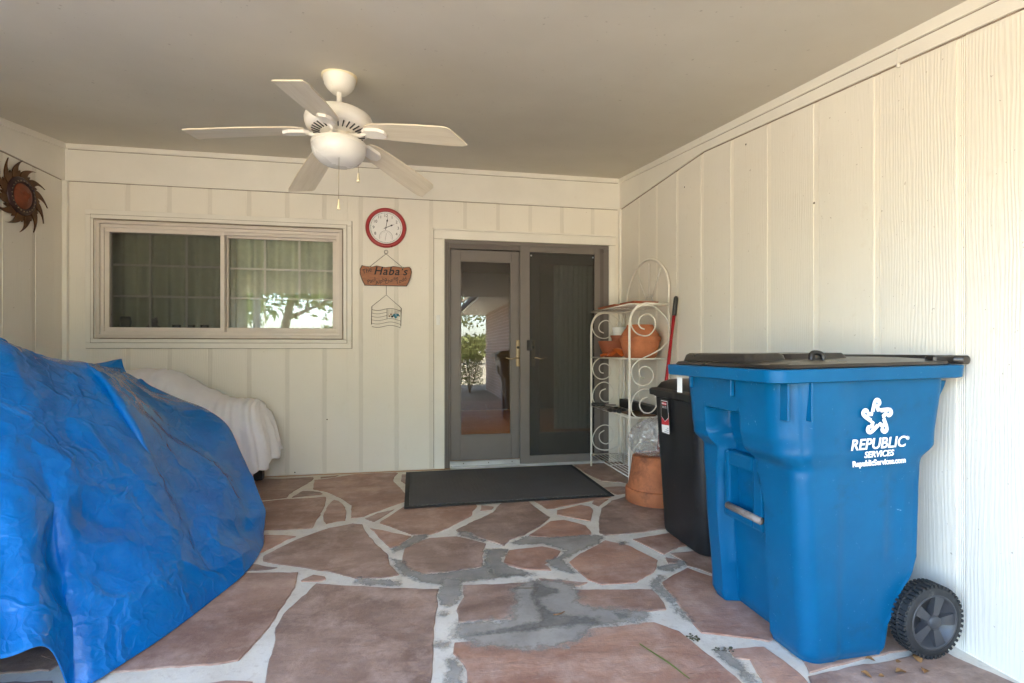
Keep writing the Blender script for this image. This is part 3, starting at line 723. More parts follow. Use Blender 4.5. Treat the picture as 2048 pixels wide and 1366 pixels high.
for (y, z) in ((3.43, 2.27), (2.19, 1.80), (2.72, 2.30), (1.30, 1.55)):
    m = MB(); m.lathe([(.0, .002), (.004, .002), (.006, 0)], (0, 0, 0), 8, Matrix.Translation((XR-.001, y, z)) @ Matrix.Rotation(-PI/2, 4, 'Y'))
    m.build('nail_head', M_WIRE, right)
for (x, z) in ((-.785, .47), (-1.05, .02), (-2.45, 1.36)):
    m = MB(); m.lathe([(.0, .002), (.004, .002), (.006, 0)], (0, 0, 0), 8, Matrix.Translation((x, D-.001, z)) @ Matrix.Rotation(PI/2, 4, 'X'))
    m.build('nail_head', M_WIRE, back)

left = thing('left_wall', 'dim cream siding wall with the metal sun face', 'wall')
LY0 = .45
ledges = [D] + [4.308-.305*k for k in range(12)]
for i in range(len(ledges)):
    y1 = ledges[i] - (GH if i > 0 else 0)
    y0 = (ledges[i+1] + GH) if i+1 < len(ledges) else LY0
    if y0 < LY0: y0 = LY0
    if y1 - y0 < .02: continue
    m = MB(); m.box(XL-.012, XL, y0, y1, .004, min(FRZ+.01, ceil_z(y0)-.02), .0015); m.build('siding_board', M_SIDE, left)
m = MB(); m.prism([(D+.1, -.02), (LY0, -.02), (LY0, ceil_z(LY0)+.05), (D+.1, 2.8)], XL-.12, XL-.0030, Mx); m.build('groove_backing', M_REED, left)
m = MB(); m.prism([(D, 2.69), (2.42, ceil_z(2.42)), (2.42, FRZ-.004), (D, FRZ-.004)], XL-.004, XL+.012, Mx); m.build('frieze_board', M_TRIM, left)
m = MB(); m.prism([(D, 2.727), (LY0, ceil_z(LY0)+.002), (LY0, ceil_z(LY0)-.05), (D, 2.681)], XL-.004, XL+.026, Mx); m.build('crown_strip', M_TRIM, left)
m = MB(); m.box(XL-.002, XL+.003, 2.45, D-.04, FRZ-.009, FRZ-.0045); m.build('joint_shadow_strip', M_JOINT_SHADOW, left)
m = MB(); m.box(XL+.001, XL+.035, D-.036, D-.002, .002, FRZ-.006, .003); m.build('corner_strip', M_TRIM, left)

# ------------------------------------------------------------------ ceiling and roofs
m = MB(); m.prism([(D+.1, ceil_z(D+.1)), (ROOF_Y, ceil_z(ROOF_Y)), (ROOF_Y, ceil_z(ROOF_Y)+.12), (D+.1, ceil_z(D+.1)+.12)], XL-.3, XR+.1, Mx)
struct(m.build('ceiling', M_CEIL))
porch_roof = thing('porch_roof', 'low shingled porch roof over the patio', 'roof')
m = MB(); m.prism([(D+.3, ceil_z(D+.3)+.125), (ROOF_Y-.12, ceil_z(ROOF_Y)+.125), (ROOF_Y-.12, ceil_z(ROOF_Y)+.2), (D+.3, ceil_z(D+.3)+.3)], XL-.5, XR+.1, Mx); m.build('shingles', M_ROOF, porch_roof)
m = MB(); m.box(XL-.3, XR+.1, ROOF_Y-.035, ROOF_Y-.003, ceil_z(ROOF_Y)-.01, ceil_z(ROOF_Y)+.12, .003); m.build('fascia', M_TRIM, porch_roof)
m = MB(); m.box(XL-.05, XL+.05, ROOF_Y+.02, ROOF_Y+.12, -.02, ceil_z(ROOF_Y), .004)
tag(m.build('porch_post', M_TRIM), 'cream square post at the open corner of the porch', 'post')

# the house behind and beside
house = thing('house', 'single-storey house body with shingled roof behind the porch', 'house')
m = MB(); m.prism([(D+.1, 3.05), (D+5.2, 4.4), (D+9.2, 3.0), (D+9.2, 3.12), (D+5.2, 4.52), (D+.1, 3.17)], XL-4, XR+9, Mx); m.build('roof', M_ROOF, house)
IX0, IX1, IY0, IY1, IH = -3.4, 3.0, D+.15, D+4.4, 2.46
m = MB(); m.box(IX0-.1, IX1+.1, IY0-.18, IY1+.1, -.1, -.004); m.build('interior_floor', M_FLOORW, house)
m = MB(); m.box(IX0-.1, IX1+.1, IY0-.01, IY1+.1, IH, IH+.3); m.build('interior_ceiling', M_INCEIL, house)
m = MB()
for r in subtract([(IX0-.1, IX1+.1, 0, IH)], (2.02, 2.16, .95, 1.62)): m.box(r[0], r[1], IY1, IY1+.12, r[2], r[3])
m.box(IX0-.15, IX0, IY0, IY1, 0, IH); m.box(IX1, IX1+.15, IY0, IY1, 0, IH)
m.build('interior_wall', M_INWALL, house)
m = MB(); m.box(XL-4, XL-.13, D+.02, D+.14, -.1, 3.1); m.build('outer_wall', M_SIDE, house)
m = MB(); m.box(XR+.125, XR+9, D+.0, D+.14, -.1, 3.1); m.build('outer_wall', M_SIDE, house)
m = MB(); m.prism([(D-.2, 2.95), (ROOF_Y-.2, 2.2), (ROOF_Y-.2, 2.3), (D-.2, 3.1)], XR+.11, XR+5, Mx); m.build('side_roof', M_ROOF, house)

# brick wing that runs on past the camera on the right
wing = thing('brick_wing', 'pinkish brick house wing with white soffit, mirrored in the door glass', 'wall')
BX = XR+.02
m = MB(); m.box(BX, BX+.24, -5.4, YS-.02, -.1, 2.12); m.build('brick_wall', M_BRICK, wing)
m = MB(); m.box(BX-.75, BX+.24, -5.9, YS-.16, 2.125, 2.16); m.build('soffit', M_TRIM, wing)
m = MB(); m.prism([(BX-.8, 2.165), (BX+4.5, 4.2), (BX+4.5, 4.3), (BX-.8, 2.27)], -5.95, ROOF_Y-.2, Matrix(((1,0,0,0),(0,0,1,0),(0,1,0,0),(0,0,0,1))))
wr = m.build('roof', M_ROOF, wing)
m = MB(); m.box(BX+.13, BX+4.5, -5.4, -5.2, -.1, 2.9); m.build('gable_wall', M_BRICK, wing)
# ------------------------------------------------------------------ window
win = thing('window', 'wide two-pane sliding window in a cream casing', 'window')
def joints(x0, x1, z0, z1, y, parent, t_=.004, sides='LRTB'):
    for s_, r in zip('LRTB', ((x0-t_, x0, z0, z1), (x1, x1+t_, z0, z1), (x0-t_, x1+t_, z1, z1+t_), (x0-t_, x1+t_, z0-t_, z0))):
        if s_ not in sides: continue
        q = MB(); q.box(r[0], r[1], y, y+.004, r[2], r[3]); q.build('joint_shadow_strip', M_JOINT_SHADOW, parent)
def ring(m, x0, x1, z0, z1, w, y0, y1, b=.002, wt=None, wb=None):
    wt = wt or w; wb = wb or w
    return [(x0, x0+w, z0+wb, z1-wt), (x1-w, x1, z0+wb, z1-wt), (x0, x1, z1-wt, z1), (x0, x1, z0, z0+wb)]
def frame_parts(name, x0, x1, z0, z1, w, y0, y1, mat, parent, b=.002, wt=None, wb=None, one=False):
    rs = ring(None, x0, x1, z0, z1, w, y0, y1, b, wt, wb)
    if one:
        m = MB()
        for r in rs: m.box(r[0], r[1], y0, y1, r[2], r[3], b)
        return m.build(name, mat, parent)
    for r in rs:
        m = MB(); m.box(r[0]+.0004, r[1]-.0004, y0, y1, r[2]+.0004, r[3]-.0004, b); m.build(name, mat, parent)
frame_parts('casing_board', -2.632, -.577, 1.089, 2.207, .048, D-.020, D+.006, M_TRIM, win, .003)
frame_parts('casing_bead', -2.590, -.618, 1.135, 2.165, .030, D-.027, D+.02, M_TRIM, win, .003)
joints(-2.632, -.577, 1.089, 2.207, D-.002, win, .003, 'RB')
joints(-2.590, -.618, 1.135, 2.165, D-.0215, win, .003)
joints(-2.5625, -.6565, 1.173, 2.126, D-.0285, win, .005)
frame_parts('jamb', -2.5635, -.6555, 1.172, 2.127, .0285, D-.012, D+.10, M_SASH2, win, .002)
frame_parts('track', -2.535, -.684, 1.2005, 2.0985, .026, D+.004, D+.09, M_SASH, win, .002)
def sash(x0, x1, z0, z1, y, w, label):
    s = frame_parts('sash', x0, x1, z0, z1, w, y, y+.03, M_SASH, win, .003, one=True)
    s['label'] = label
    m = MB(); m.box(x0+w-.004, x1-w+.004, y+.012, y+.018, z0+w-.004, z1-w+.004); m.build('pane', M_GLASS, s)
    gx0, gx1, gz0, gz1 = x0+w, x1-w, z0+w, z1-w
    for k in (1, 2):
        xx = gx0 + (gx1-gx0)*k/3
        m = MB(); m.box(xx-.008, xx+.008, y+.024, y+.034, gz0, gz1, .001); m.build('muntin', M_SASH, s)
        zz = gz0 + (gz1-gz0)*k/3
        m = MB(); m.box(gx0, gx1, y+.0235, y+.0345, zz-.008, zz+.008, .001); m.build('muntin', M_SASH, s)
    return s
s1 = sash(-2.509, -1.612, 1.2265, 2.0725, D+.034, .036, 'left sash dimmed by an insect screen')
s2 = sash(-1.640, -.710, 1.2265, 2.0725, D+.068, .040, 'right sash mirroring the trees')
frame_parts('screen_frame', -2.509, -1.612, 1.2265, 2.0725, .034, D+.012, D+.026, M_SASH, win, .002)
m = MB(); m.box(-2.478, -1.643, D+.018, D+.0195, 1.258, 2.041); m.build('insect_screen', M_SCREEN, win)
m = MB(); m.box(-1.612, -.71, D+.012, D+.03, 2.045, 2.0725, .002); m.build('rail_stop', M_SASH2, win)
m = MB(); m.box(-2.60, -.612, D+.105, D+.21, 1.15, 1.205, .003); m.build('inner_sill', M_INCEIL, win)

def pleats(name, x0, x1, y, z0, z1, mat, label, cat, waves=14, amp=.03, flare=0.0):
    rows = []
    nx = waves*10
    for j in range(9):
        z = z0 + (z1-z0)*j/8
        row = []
        for i in range(nx+1):
            u = i/nx
            x = x0 + (x1-x0)*u
            a = amp*(1.0 - .35*j/8)
            yy = y + a*math.sin(u*waves*2*PI + .5*math.sin(u*17+z)) + .012*noise.noise(Vector((x*4, z*1.5, 3)))
            row.append((x, yy, z))
        rows.append(row)
    m = MB(); m.grid(rows)
    o = m.build(name, mat, fix=False)
    return tag(o, label, cat)
pleats('curtain', -2.68, -1.60, D+.24, .9, 2.25, M_CURTAIN, 'grey-green pleated curtain behind the left screened window half', 'curtain', 9, .042)
pleats('curtain', -1.66, -.55, D+.25, .9, 2.25, M_CURTAIN, 'grey-green pleated curtain behind the right clear window half', 'curtain', 9, .042)

# things on the sill behind the left pane
M_TUMBLER = glass_material('tumbler_glass', 1.45, (.75, .78, .78))
def tumbler(x, h, r, mat, name, label, cat, group=None, prof=None):
    m = MB(); m.lathe(prof or [(r*.75, 0), (r*.8, .003), (r, h), (r*.93, h), (r*.72, .006), (.0, .006)], (0, 0, 0), 18)
    o = m.build(name, mat, loc=(x, D+.155, 1.2055)); return tag(o, label, cat, group)
tumbler(-2.43, .15, .036, M_DARK, 'vase', 'dark faceted vase at the left end of the inner window sill', 'vase', prof=[(.03,0),(.038,.03),(.034,.07),(.042,.1),(.036,.15),(.03,.15),(.02,.02),(0,.02)])
m = MB(); m.lathe([(.05,0),(.058,.03),(.052,.065),(.03,.085),(.028,.095),(.036,.105),(.03,.125),(.0,.132)], (0,0,0), 18)
m.box(-.03,-.012,-.008,.008,.118,.145,.003); m.box(.012,.03,-.008,.008,.118,.145,.003)
tag(m.build('figurine', M_STEEL, loc=(-2.22, D+.155, 1.2055)), 'small grey cat-eared figurine on the inner window sill', 'figurine')
for k, x in enumerate((-2.04, -1.93, -1.82)):
    tumbler(x, .085, .034, M_TUMBLER, 'tumbler', ['leftmost of the three drinking glasses on the window sill', 'middle one of the three drinking glasses on the window sill', 'rightmost of the three drinking glasses on the window sill'][k], 'glass', 'drinking glasses on the sill')

# ------------------------------------------------------------------ patio door
door = thing('patio_door', 'taupe glazed patio door with screen panel on its right half', 'door')
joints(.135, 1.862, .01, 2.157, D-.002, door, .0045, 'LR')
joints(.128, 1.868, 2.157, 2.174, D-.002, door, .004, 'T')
m = MB(); m.box(.136, 1.861, D-.0195, D-.017, 2.0765, 2.0785); m.build('joint_shadow_strip', M_JOINT_SHADOW, door)
m = MB(); m.box(.135, .222, D-.018, D+.02, .002, 2.077, .003); m.build('casing_board', M_TRIM, door)
m = MB(); m.box(1.797, 1.862, D-.018, D+.02, .002, 2.077, .003); m.build('casing_board', M_TRIM, door)
m = MB(); m.box(.135, 1.862, D-.019, D+.02, 2.0775, 2.157, .003); m.build('head_casing', M_TRIM, door)
m = MB(); m.box(.128, 1.868, D-.032, D+.004, 2.157, 2.174, .004); m.build('drip_cap', M_TRIM, door)
m = MB(); m.box(.212, .228, D-.026, D+.0, .002, 2.085, .002); m.build('casing_bead', M_TRIM, door)
m = MB(); m.box(.2285, .278, D-.008, D+.12, .004, 2.0435, .003); m.build('jamb', M_TAUPE, door)
m = MB(); m.box(1.742, 1.7965, D-.008, D+.12, .004, 2.0435, .003); m.build('jamb', M_TAUPE, door)
m = MB(); m.box(.2285, 1.7965, D-.008, D+.12, 2.044, 2.0765, .003); m.build('head_jamb', M_TAUPE, door)
m = MB(); m.box(.240, .2515, D-.016, D-.006, .004, 2.06, .002); m.box(.2575, .268, D-.014, D-.006, .004, 2.05, .002); m.build('jamb_rib', M_TAUPE_D, door)
m = MB(); m.box(.2785, 1.7415, D+.0, D+.12, 2.0, 2.0435); m.build('head_track', M_TAUPE_D, door)
m = MB(); m.box(.2785, .93, D+.004, D+.009, 2.012, 2.020, .001); m.build('track_lip', M_SILL, door)
m = MB(); m.box(.2785, 1.7415, D-.05, D+.13, -.002, .022, .003); m.box(.2785, 1.7415, D-.015, D+.0, .022, .058, .002); m.box(.2785, 1.7415, D+.025, D+.033, .022, .058, .001); m.build('threshold', M_SILL, door)
for x in (.40, .63, .85):
    m = MB(); m.lathe([(0, .001), (.004, .001), (.005, 0)], (0,0,0), 8, Matrix.Translation((x, D-.0152, .042)) @ Matrix.Rotation(PI/2, 4, 'X')); m.build('screw', M_WIRE, door)
def leaf(x0, x1, gx0, gx1, y, label):
    s = frame_parts('leaf', x0, x1, .06, 1.998, .1, y, y+.045, M_TAUPE, door, .003, one=True)
    # rebuild with the real stiles and rails
    me = s.data
    mm = MB()
    z0, z1, gz0, gz1 = .06, 1.998, .286, 1.896
    for r in ((x0, gx0, z0, z1), (gx1, x1, z0, z1), (gx0, gx1, z0, gz0), (gx0, gx1, gz1, z1)): mm.box(r[0], r[1], y, y+.045, r[2], r[3], .003)
    for r in ((gx0-.001, gx0+.010, gz0, gz1), (gx1-.010, gx1+.001, gz0, gz1), (gx0, gx1, gz0-.001, gz0+.010), (gx0, gx1, gz1-.010, gz1+.001)): mm.box(r[0], r[1], y-.006, y+.02, r[2], r[3], .002)
    n = mm.mesh('leaf', M_TAUPE); s.data = n; bpy.data.meshes.remove(me)
    s['label'] = label
    q = MB(); q.box(gx0, gx1, y+.010, y+.034, gz0, gz1); q.build('pane', M_GLASS, s)
    return s
lf1 = leaf(.279, .936, .374, .851, D+.035, 'left glazed door leaf')
lf2 = leaf(.940, 1.741, 1.115, 1.66, D+.0355, 'right glazed door leaf behind the screen')
def handle(x, y, sgn, parent):
    h = MB(); h.box(x-.019, x+.019, y-.010, y, .921, 1.168, .004)
    o = h.build('handle_plate', M_BRASS, parent)
    q = MB(); q.tube(catmull([(x, y-.008, 1.0), (x, y-.045, 1.0), (x+sgn*.02, y-.052, 1.002), (x+sgn*.07, y-.05, .992), (x+sgn*.12, y-.048, 1.004)], 6), .0085, 8, r1=.006)
    q.build('lever', M_BRASS, parent)
    q = MB(); q.lathe([(.0, .004), (.011, .004), (.013, 0)], (0,0,0), 14, Matrix.Translation((x, y-.010, 1.10)) @ Matrix.Rotation(PI/2, 4, 'X')); q.build('keyhole', M_DARK, parent)
handle(.914, D+.035, -1, lf1)
handle(1.061, D+.0355, 1, lf2)
# sliding insect screen parked over the right leaf
sp = MB()
for r in ((.923, 1.014, .004, 2.04), (1.646, 1.701, .004, 2.04), (1.014, 1.646, .004, .093), (1.014, 1.646, 1.984, 2.04)): sp.box(r[0], r[1], D-.030, D-.009, r[2], r[3], .003)
scr = sp.build('screen_panel', M_TAUPE, door)
m = MB(); m.box(1.008, 1.652, D-.021, D-.0195, .088, 1.99); m.build('insect_screen', M_SCREEN2, scr)
m = MB(); m.box(.985, 1.035, D-.050, D-.030, 1.07, 1.168, .005); m.box(.995, 1.025, D-.058, D-.05, 1.085, 1.15, .003); m.build('pull', M_DARK, scr)
for (x, z) in ((1.03, 1.955), (1.632, 1.955)):
    m = MB(); m.lathe([(0, .003), (.006, .003), (.008, 0)], (0,0,0), 8, Matrix.Translation((x, D-.0215, z)) @ Matrix.Rotation(PI/2, 4, 'X')); m.build('corner_pin', M_SILL, scr)
m = MB(); m.box(1.7015, 1.7415, D-.02, D+.02, .004, 2.0, .002); m.build('side_track', M_TAUPE_D, door)
pleats('blind', 1.30, 1.74, D+.17, .3, 2.12, simple('pale_vertical_blind', (.80, .80, .74), .7, .3, var=.04), 'pale vertical blind hanging behind the screened door leaf', 'blind', 9, .02)

# lamp inside the room, lit
lamp = thing('hanging_lamp', 'small lit lamp glowing deep inside the room behind the screen', 'lamp', (1.45, 6.6, 1.47))
m = MB(); m.lathe([(.012, .10), (.045, .06), (.05, 0), (.046, 0), (.04, .055), (.0, .09)], (0,0,0), 16); m.build('shade', M_BRASS, lamp)
m = MB(); m.tube([(0,0,.1), (0,0,.985)], .004, 6); m.build('cord', M_DARK, lamp)
lm = NT('warm_bulb'); em = lm.n('Emission', {'Color': (1.0, .62, .25, 1), 'Strength': 55}); lm.t.links.new(em.outputs[0], lm.out.inputs[0])
m = MB(); m.lathe([(0, -.03), (.014, -.026), (.02, -.01), (.016, .01), (.008, .03)], (0,0,0), 12); m.build('bulb', lm.m, lamp)

# bell push beside the casing
bell = thing('door_bell', 'small white two-button bell push on the cream door casing', 'bell', (.172, D-.018, 1.345))
m = MB(); m.box(-.017, .017, -.014, 0, -.045, .045, .004); m.build('plate', M_WHITEP, bell)
for z in (.018, -.018):
    m = MB(); m.box(-.012, .012, -.018, -.0145, z-.014, z+.014, .002); m.build('button', M_WHITEP, bell)

# ------------------------------------------------------------------ ceiling fan
fan = thing('ceiling_fan', 'cream five-blade ceiling fan with bowl light and pull chains', 'fan', (-.396, 2.69, 0))
cz = ceil_z(2.69)
TILT = math.radians(-2.6)
pv = Vector((0, 0, cz)); fan.location = Vector((-.396, 2.69, 0)) + pv - Matrix.Rotation(TILT, 3, 'X') @ pv; fan.rotation_euler = (TILT, 0, 0)
m = MB(); m.lathe([(.0, cz+.02), (.086, cz+.02), (.087, cz-.012), (.084, cz-.022)], (0,0,0), 40); m.build('mounting_ring', M_IVORY, fan)
m = MB(); m.lathe([(.081, cz-.016), (.080, cz-.026), (.075, cz-.031), (.074, cz-.046), (.064, cz-.063), (.050, cz-.078), (.042, cz-.086), (.030, cz-.090), (.0, cz-.090)], (0,0,0), 40); m.build('canopy', M_FANW, fan)
m = MB(); m.lathe([(.0135, cz-.08), (.0135, 2.275)], (0,0,0), 16); m.build('downrod', M_FANW, fan)
m = MB(); m.lathe([(.0135, 2.285), (.022, 2.283), (.035, 2.272), (.09, 2.268), (.14, 2.26), (.160, 2.247), (.167, 2.226), (.164, 2.218), (.1655, 2.214), (.160, 2.196), (.146, 2.184), (.14, 2.181), (.082, 2.166), (.0, 2.166)], (0,0,0), 56); mh = m.build('motor_housing', M_FANW, fan)
for k in range(30):
    a = 2*PI*k/30
    m = MB(); m.box(.090, .132, -.0026, .0026, -.004, .0012, 0, Matrix.Rotation(a, 4, 'Z') @ Matrix.Translation((0, 0, 2.1735-.111*.259+.0)) @ Matrix.Translation((0, 0, .0285)) @ Matrix.Translation((.111, 0, 0)) @ Matrix.Rotation(-.2527, 4, 'Y') @ Matrix.Translation((-.111, 0, 0)))
    if k == 0: vent0 = m.build('vent_slot', M_DARK, mh)
    else:
        c = vent0.copy(); link(c, mh); c.rotation_euler = (0, 0, a)
m = MB(); m.lathe([(.05, 2.172), (.052, 2.15), (.06, 2.145), (.06, 2.128), (.048, 2.12), (.04, 2.10)], (0,0,0), 32); m.build('switch_housing', M_FANW, fan)
m = MB(); m.lathe([(.04, 2.122), (.118, 2.121), (.1335, 2.112), (.1335, 2.094)], (0,0,0), 48); m.build('light_collar', M_FANW, fan)
m = MB(); m.lathe([(.132, 2.096), (.131, 2.082), (.124, 2.056), (.108, 2.033), (.098, 2.026), (.095, 2.0235), (.088, 2.018), (.06, 2.010), (.0, 2.006)], (0,0,0), 48); m.build('light_bowl', M_BOWL, fan)
# one blade, drooping a little, then four copies
def blade_z(r): return 2.160 - .17*max(0, r-.14) - .05*max(0, r-.14)**2
def make_blade(a):
    L0, L1 = .165, .648
    rows_t = []; rows_b = []
    NR = 22
    pitch = math.radians(9)
    for i in range(NR+1):
        k = i/NR
        r = L0 + (L1-L0)*k
        wdt = .058 + .016*math.sin(min(1, k*1.35)*PI/2)
        if k > .955: wdt -= .012*((k-.955)/.045)**2
        if k < .10: wdt *= .70+.30*(k/.10)**.6
        rt_, rb_ = [], []
        for j in range(9):
            s = -1 + 2*j/8
            skew = .018*s*max(0, (k-.9)/.1)
            y = s*wdt
            z = blade_z(r) - y*math.tan(pitch)
            rt_.append((r+skew, y, z+.003)); rb_.append((r+skew, y, z-.003))
        rows_t.append(rt_); rows_b.append(rb_)
    mb = MB()
    mb.grid(rows_t); mb.grid([r[::-1] for r in rows_b])
    # rim
    loopt = rows_t[0] + [r[-1] for r in rows_t[1:-1]] + rows_t[-1][::-1] + [r[0] for r in rows_t[1:-1]][::-1]
    loopb = rows_b[0] + [r[-1] for r in rows_b[1:-1]] + rows_b[-1][::-1] + [r[0] for r in rows_b[1:-1]][::-1]
    mb.grid([loopt, loopb], False, True)
    b = mb.build('blade', M_BLADE, fan)
    q = MB()
    q.tube([(.055, 0, 2.155), (.09, 0, 2.146), (.12, 0, 2.140), (.155, 0, 2.150)], .011, 8)
    P = [(.14, -.020), (.165, -.036), (.235, -.036), (.262, -.018), (.262, .018), (.235, .036), (.165, .036), (.14, .020)]
    v = [(x, y, blade_z(x)-y*math.tan(pitch)-.0035) for x, y in P] + [(x*.99, y*.86, blade_z(x)-y*math.tan(pitch)-.017) for x, y in P]
    n = len(P)
    q.add(v, [tuple(range(n)), tuple(range(2*n-1, n-1, -1))] + [(i, (i+1) % n, n+(i+1) % n, n+i) for i in range(n)])
    q.build('blade_iron', M_FANW, b)
    b.rotation_euler = (0, 0, a)
    return b
ph = 3.3173
b0 = make_blade(ph)
for k in range(1, 5):
    c = copy_tree(b0, fan); c.rotation_euler = (0, 0, ph + 2*PI*k/5)
m = MB(); m.tube([(.012, -.062, 2.135), (.012, -.075, 2.128), (.012, -.076, 1.80)], .0013, 5); ch = m.build('pull_chain', M_BRASS, fan)
m = MB(); m.lathe([(0, .05), (.004, .05), (.0075, .012), (.009, 0), (.0, 0)], (.012, -.076, 1.755), 12); m.build('fob', M_IVORY, ch)
m = MB(); m.tube([(.085, .02, 2.115), (.092, .026, 2.0), (.092, .026, 1.975)], .0013, 5); ch = m.build('pull_chain', M_BRASS, fan)
m = MB(); m.lathe([(0, .045), (.004, .045), (.0075, .01), (.009, 0), (.0, 0)], (.092, .026, 1.935), 12); m.build('fob', M_IVORY, ch)

# ------------------------------------------------------------------ wall clock
CY = D-.004
clock = thing('wall_clock', 'round wall clock with red rim, white dial and thermometer inset', 'clock', (-.286, CY, 2.157))
RX = Matrix.Rotation(PI/2, 4, 'X')
m = MB(); m.lathe([(.0, 0), (.174, 0), (.177, .012), (.172, .026), (.160, .034), (.146, .030), (.142, .018), (.142, .012)], (0,0,0), 72, RX); m.build('rim', M_RED, clock)
m = MB(); m.lathe([(.1425, .013), (.0, .013)], (0,0,0), 64, RX); m.build('dial', M_DIAL, clock)
m = MB()
for k in range(60):
    a = 2*PI*k/60
    m.box(-.0009, .0009, -.0142, -.0136, .126, .134 if k % 5 else .136, 0, Matrix.Rotation(a, 4, 'Y'))
m.tube([(.132*math.cos(2*PI*k/60), -.0138, .132*math.sin(2*PI*k/60)) for k in range(60)], .0007, 4, closed=True)
m.build('minute_track', M_INK, clock)
for h in (12, 1, 2, 3, 4, 8, 9, 10, 11):
    a = 2*PI*h/12
    lettering('numeral', str(h), .036, FACE(.106*math.sin(a), -.0138, .106*math.cos(a)), M_INK, clock, extrude=.0003)
def hand(name, ang, L, w, y):
    q = MB(); q.box(-w*.35, w*.35, y-.001, y, -.02, L*.55, 0, Matrix.Rotation(ang, 4, 'Y'))
    q.prism([(-w*.4, L*.5), (0, L*.42), (w*.4, L*.5), (w*1.1, L*.66), (w*.25, L*.78), (0, L), (-w*.25, L*.78), (-w*1.1, L*.66)], 0, .0012, Matrix.Rotation(ang, 4, 'Y') @ Matrix.Translation((0, y, 0)) @ RX)
    q.build(name, M_INK, clock)
hand('minute_hand', math.radians(10), .098, .0065, -.0165)
hand('hour_hand', math.radians(66), .082, .0065, -.0185)
m = MB(); m.lathe([(0, .02), (.005, .02), (.005, .013)], (0,0,0), 12, RX); m.build('hub', M_INK, clock)
m = MB(); m.tube([(.056*math.sin(a), -.0139, -.082+.056*math.cos(a)) for a in [math.radians(-112+224*k/30) for k in range(31)]], .0009, 4)
for k in range(13):
    a = math.radians(-100+200*k/12)
    m.box(-.0007, .0007, -.0142, -.0136, .041, .049, 0, Matrix.Translation((0, 0, -.082)) @ Matrix.Rotation(a, 4, 'Y'))
m.box(-.0009, .0009, -.0152, -.0142, -.02, .048, 0, Matrix.Translation((-.004, 0, -.094)) @ Matrix.Rotation(math.radians(10), 4, 'Y'))
m.build('thermometer', M_INK, clock)

# ------------------------------------------------------------------ wooden name sign on its wire
sign = thing('name_sign', 'scalloped reddish wood plaque with handwritten names, hung by wire', 'sign', (-.285, CY-.006, 0))
top = [(-.205, 1.818), (-.17, 1.810), (-.115, 1.808), (-.08, 1.818), (-.05, 1.813), (-.005, 1.806), (.04, 1.812), (.06, 1.817), (.09, 1.815), (.14, 1.808), (.20, 1.815)]
rightp = [(.215, 1.80), (.222, 1.77), (.212, 1.72), (.195, 1.675), (.178, 1.644)]
leftp = [(-.182, 1.644), (-.205, 1.69), (-.222, 1.745), (-.222, 1.785)]
pl = top + rightp + leftp
big = [(x*1.012, 1.73+(z-1.73)*1.02) for x, z in pl]
m = MB(); m.prism(big, 0, .012, RX); m.build('board_edge', M_SIGNEDGE, sign)
m = MB(); m.prism([(x*.975, 1.73+(z-1.73)*.95) for x, z in pl], .012, .0145, RX); m.build('board', M_SIGN, sign)
TY = -.0150
lettering('lettering', 'The', .055, FACE(-.165, TY, 1.770, 0, .35), M_INK, sign, shear=.2, extrude=.0004)
lettering('lettering', "Haba's", .098, FACE(.038, TY, 1.770), M_INK, sign, shear=.25, extrude=.0004, bold=.0014, space=1.12)
for t_, x, z in (('Paul', -.128, 1.683), ('Alpha', -.045, 1.682), ('Charlie', .045, 1.692), ('Todd', .127, 1.690)):
    lettering('lettering', t_, .047 if t_ != 'Charlie' else .042, FACE(x, TY, z, 0, .42), M_INK, sign, shear=.3, extrude=.0004)
m = MB()
m.tube([(.016*math.cos(2*PI*k/20), -.006, 1.943+.016*math.sin(2*PI*k/20)) for k in range(20)], .002, 6, closed=True)
m.tube([(-.14, -.009, 1.808), (0, -.006, 1.926), (.145, -.009, 1.808)], .002, 6)
m.build('wire_hanger', M_WIRE, sign)
m = MB(); m.tube([(.002, -.006, 1.645), (.002, -.006, 1.566)], .002, 6); m.build('link_wire', M_WIRE, sign)
for x in (-.14, .145):
    m = MB(); m.lathe([(0, .006), (.006, .005), (.007, 0)], (0,0,0), 10, Matrix.Translation((x, -.0125, 1.806)) @ RX); m.build('eyelet', M_BRASS, sign)

flag = thing('wire_flag', 'rusty wire flag outline hanging below the name plaque', 'ornament', (-.285, CY-.008, 0))
def wv(x, ph_=0): return .011*math.sin((x+.12)/.25*2*PI + ph_)
XA, XB, XM = -.122, .131, .008
m = MB()
m.tube([(XA, 0, 1.460), (.002, 0, 1.563), (XB, 0, 1.448)], .0018, 6); m.build('hanger', M_WIRE, flag)
m = MB(); m.tube([(XA, 0, 1.460), (XA-.004, 0, 1.300)], .0026, 6); m.tube([(XB, 0, 1.448), (XB-.004, 0, 1.285)], .0026, 6)
for k in range(6):
    z0_ = 1.450-.030*k
    xe = XM if 1 <= k <= 2 else XB-.001*k
    sl = -.010
    m.tube([(XA + (xe-XA)*i/16, 0, z0_ - .012 - wv(XA+(xe-XA)*i/16, .6)*1.1 + sl*((XA+(xe-XA)*i/16)-XA)/.25) for i in range(17)], .0020 if k in (0, 5) else .0016, 5)
m.tube([(XM, 0, 1.437), (XM, 0, 1.352)], .002, 6)
m.build('outline', M_WIRE, flag)
for k in range(9):
    x = XM+.012+.0125*k
    m = MB(); m.tube([(x, 0, 1.436), (x, 0, 1.385+.006*((k*5) % 3))], .0007, 4); s_ = m.build('string', M_WIRE, flag)
mc = [simple('teal_bead', (.05, .22, .30), .4), simple('black_bead', (.02, .015, .02), .4), simple('brown_bead', (.24, .10, .05), .5), simple('pale_blue_bead', (.25, .42, .55), .4)]
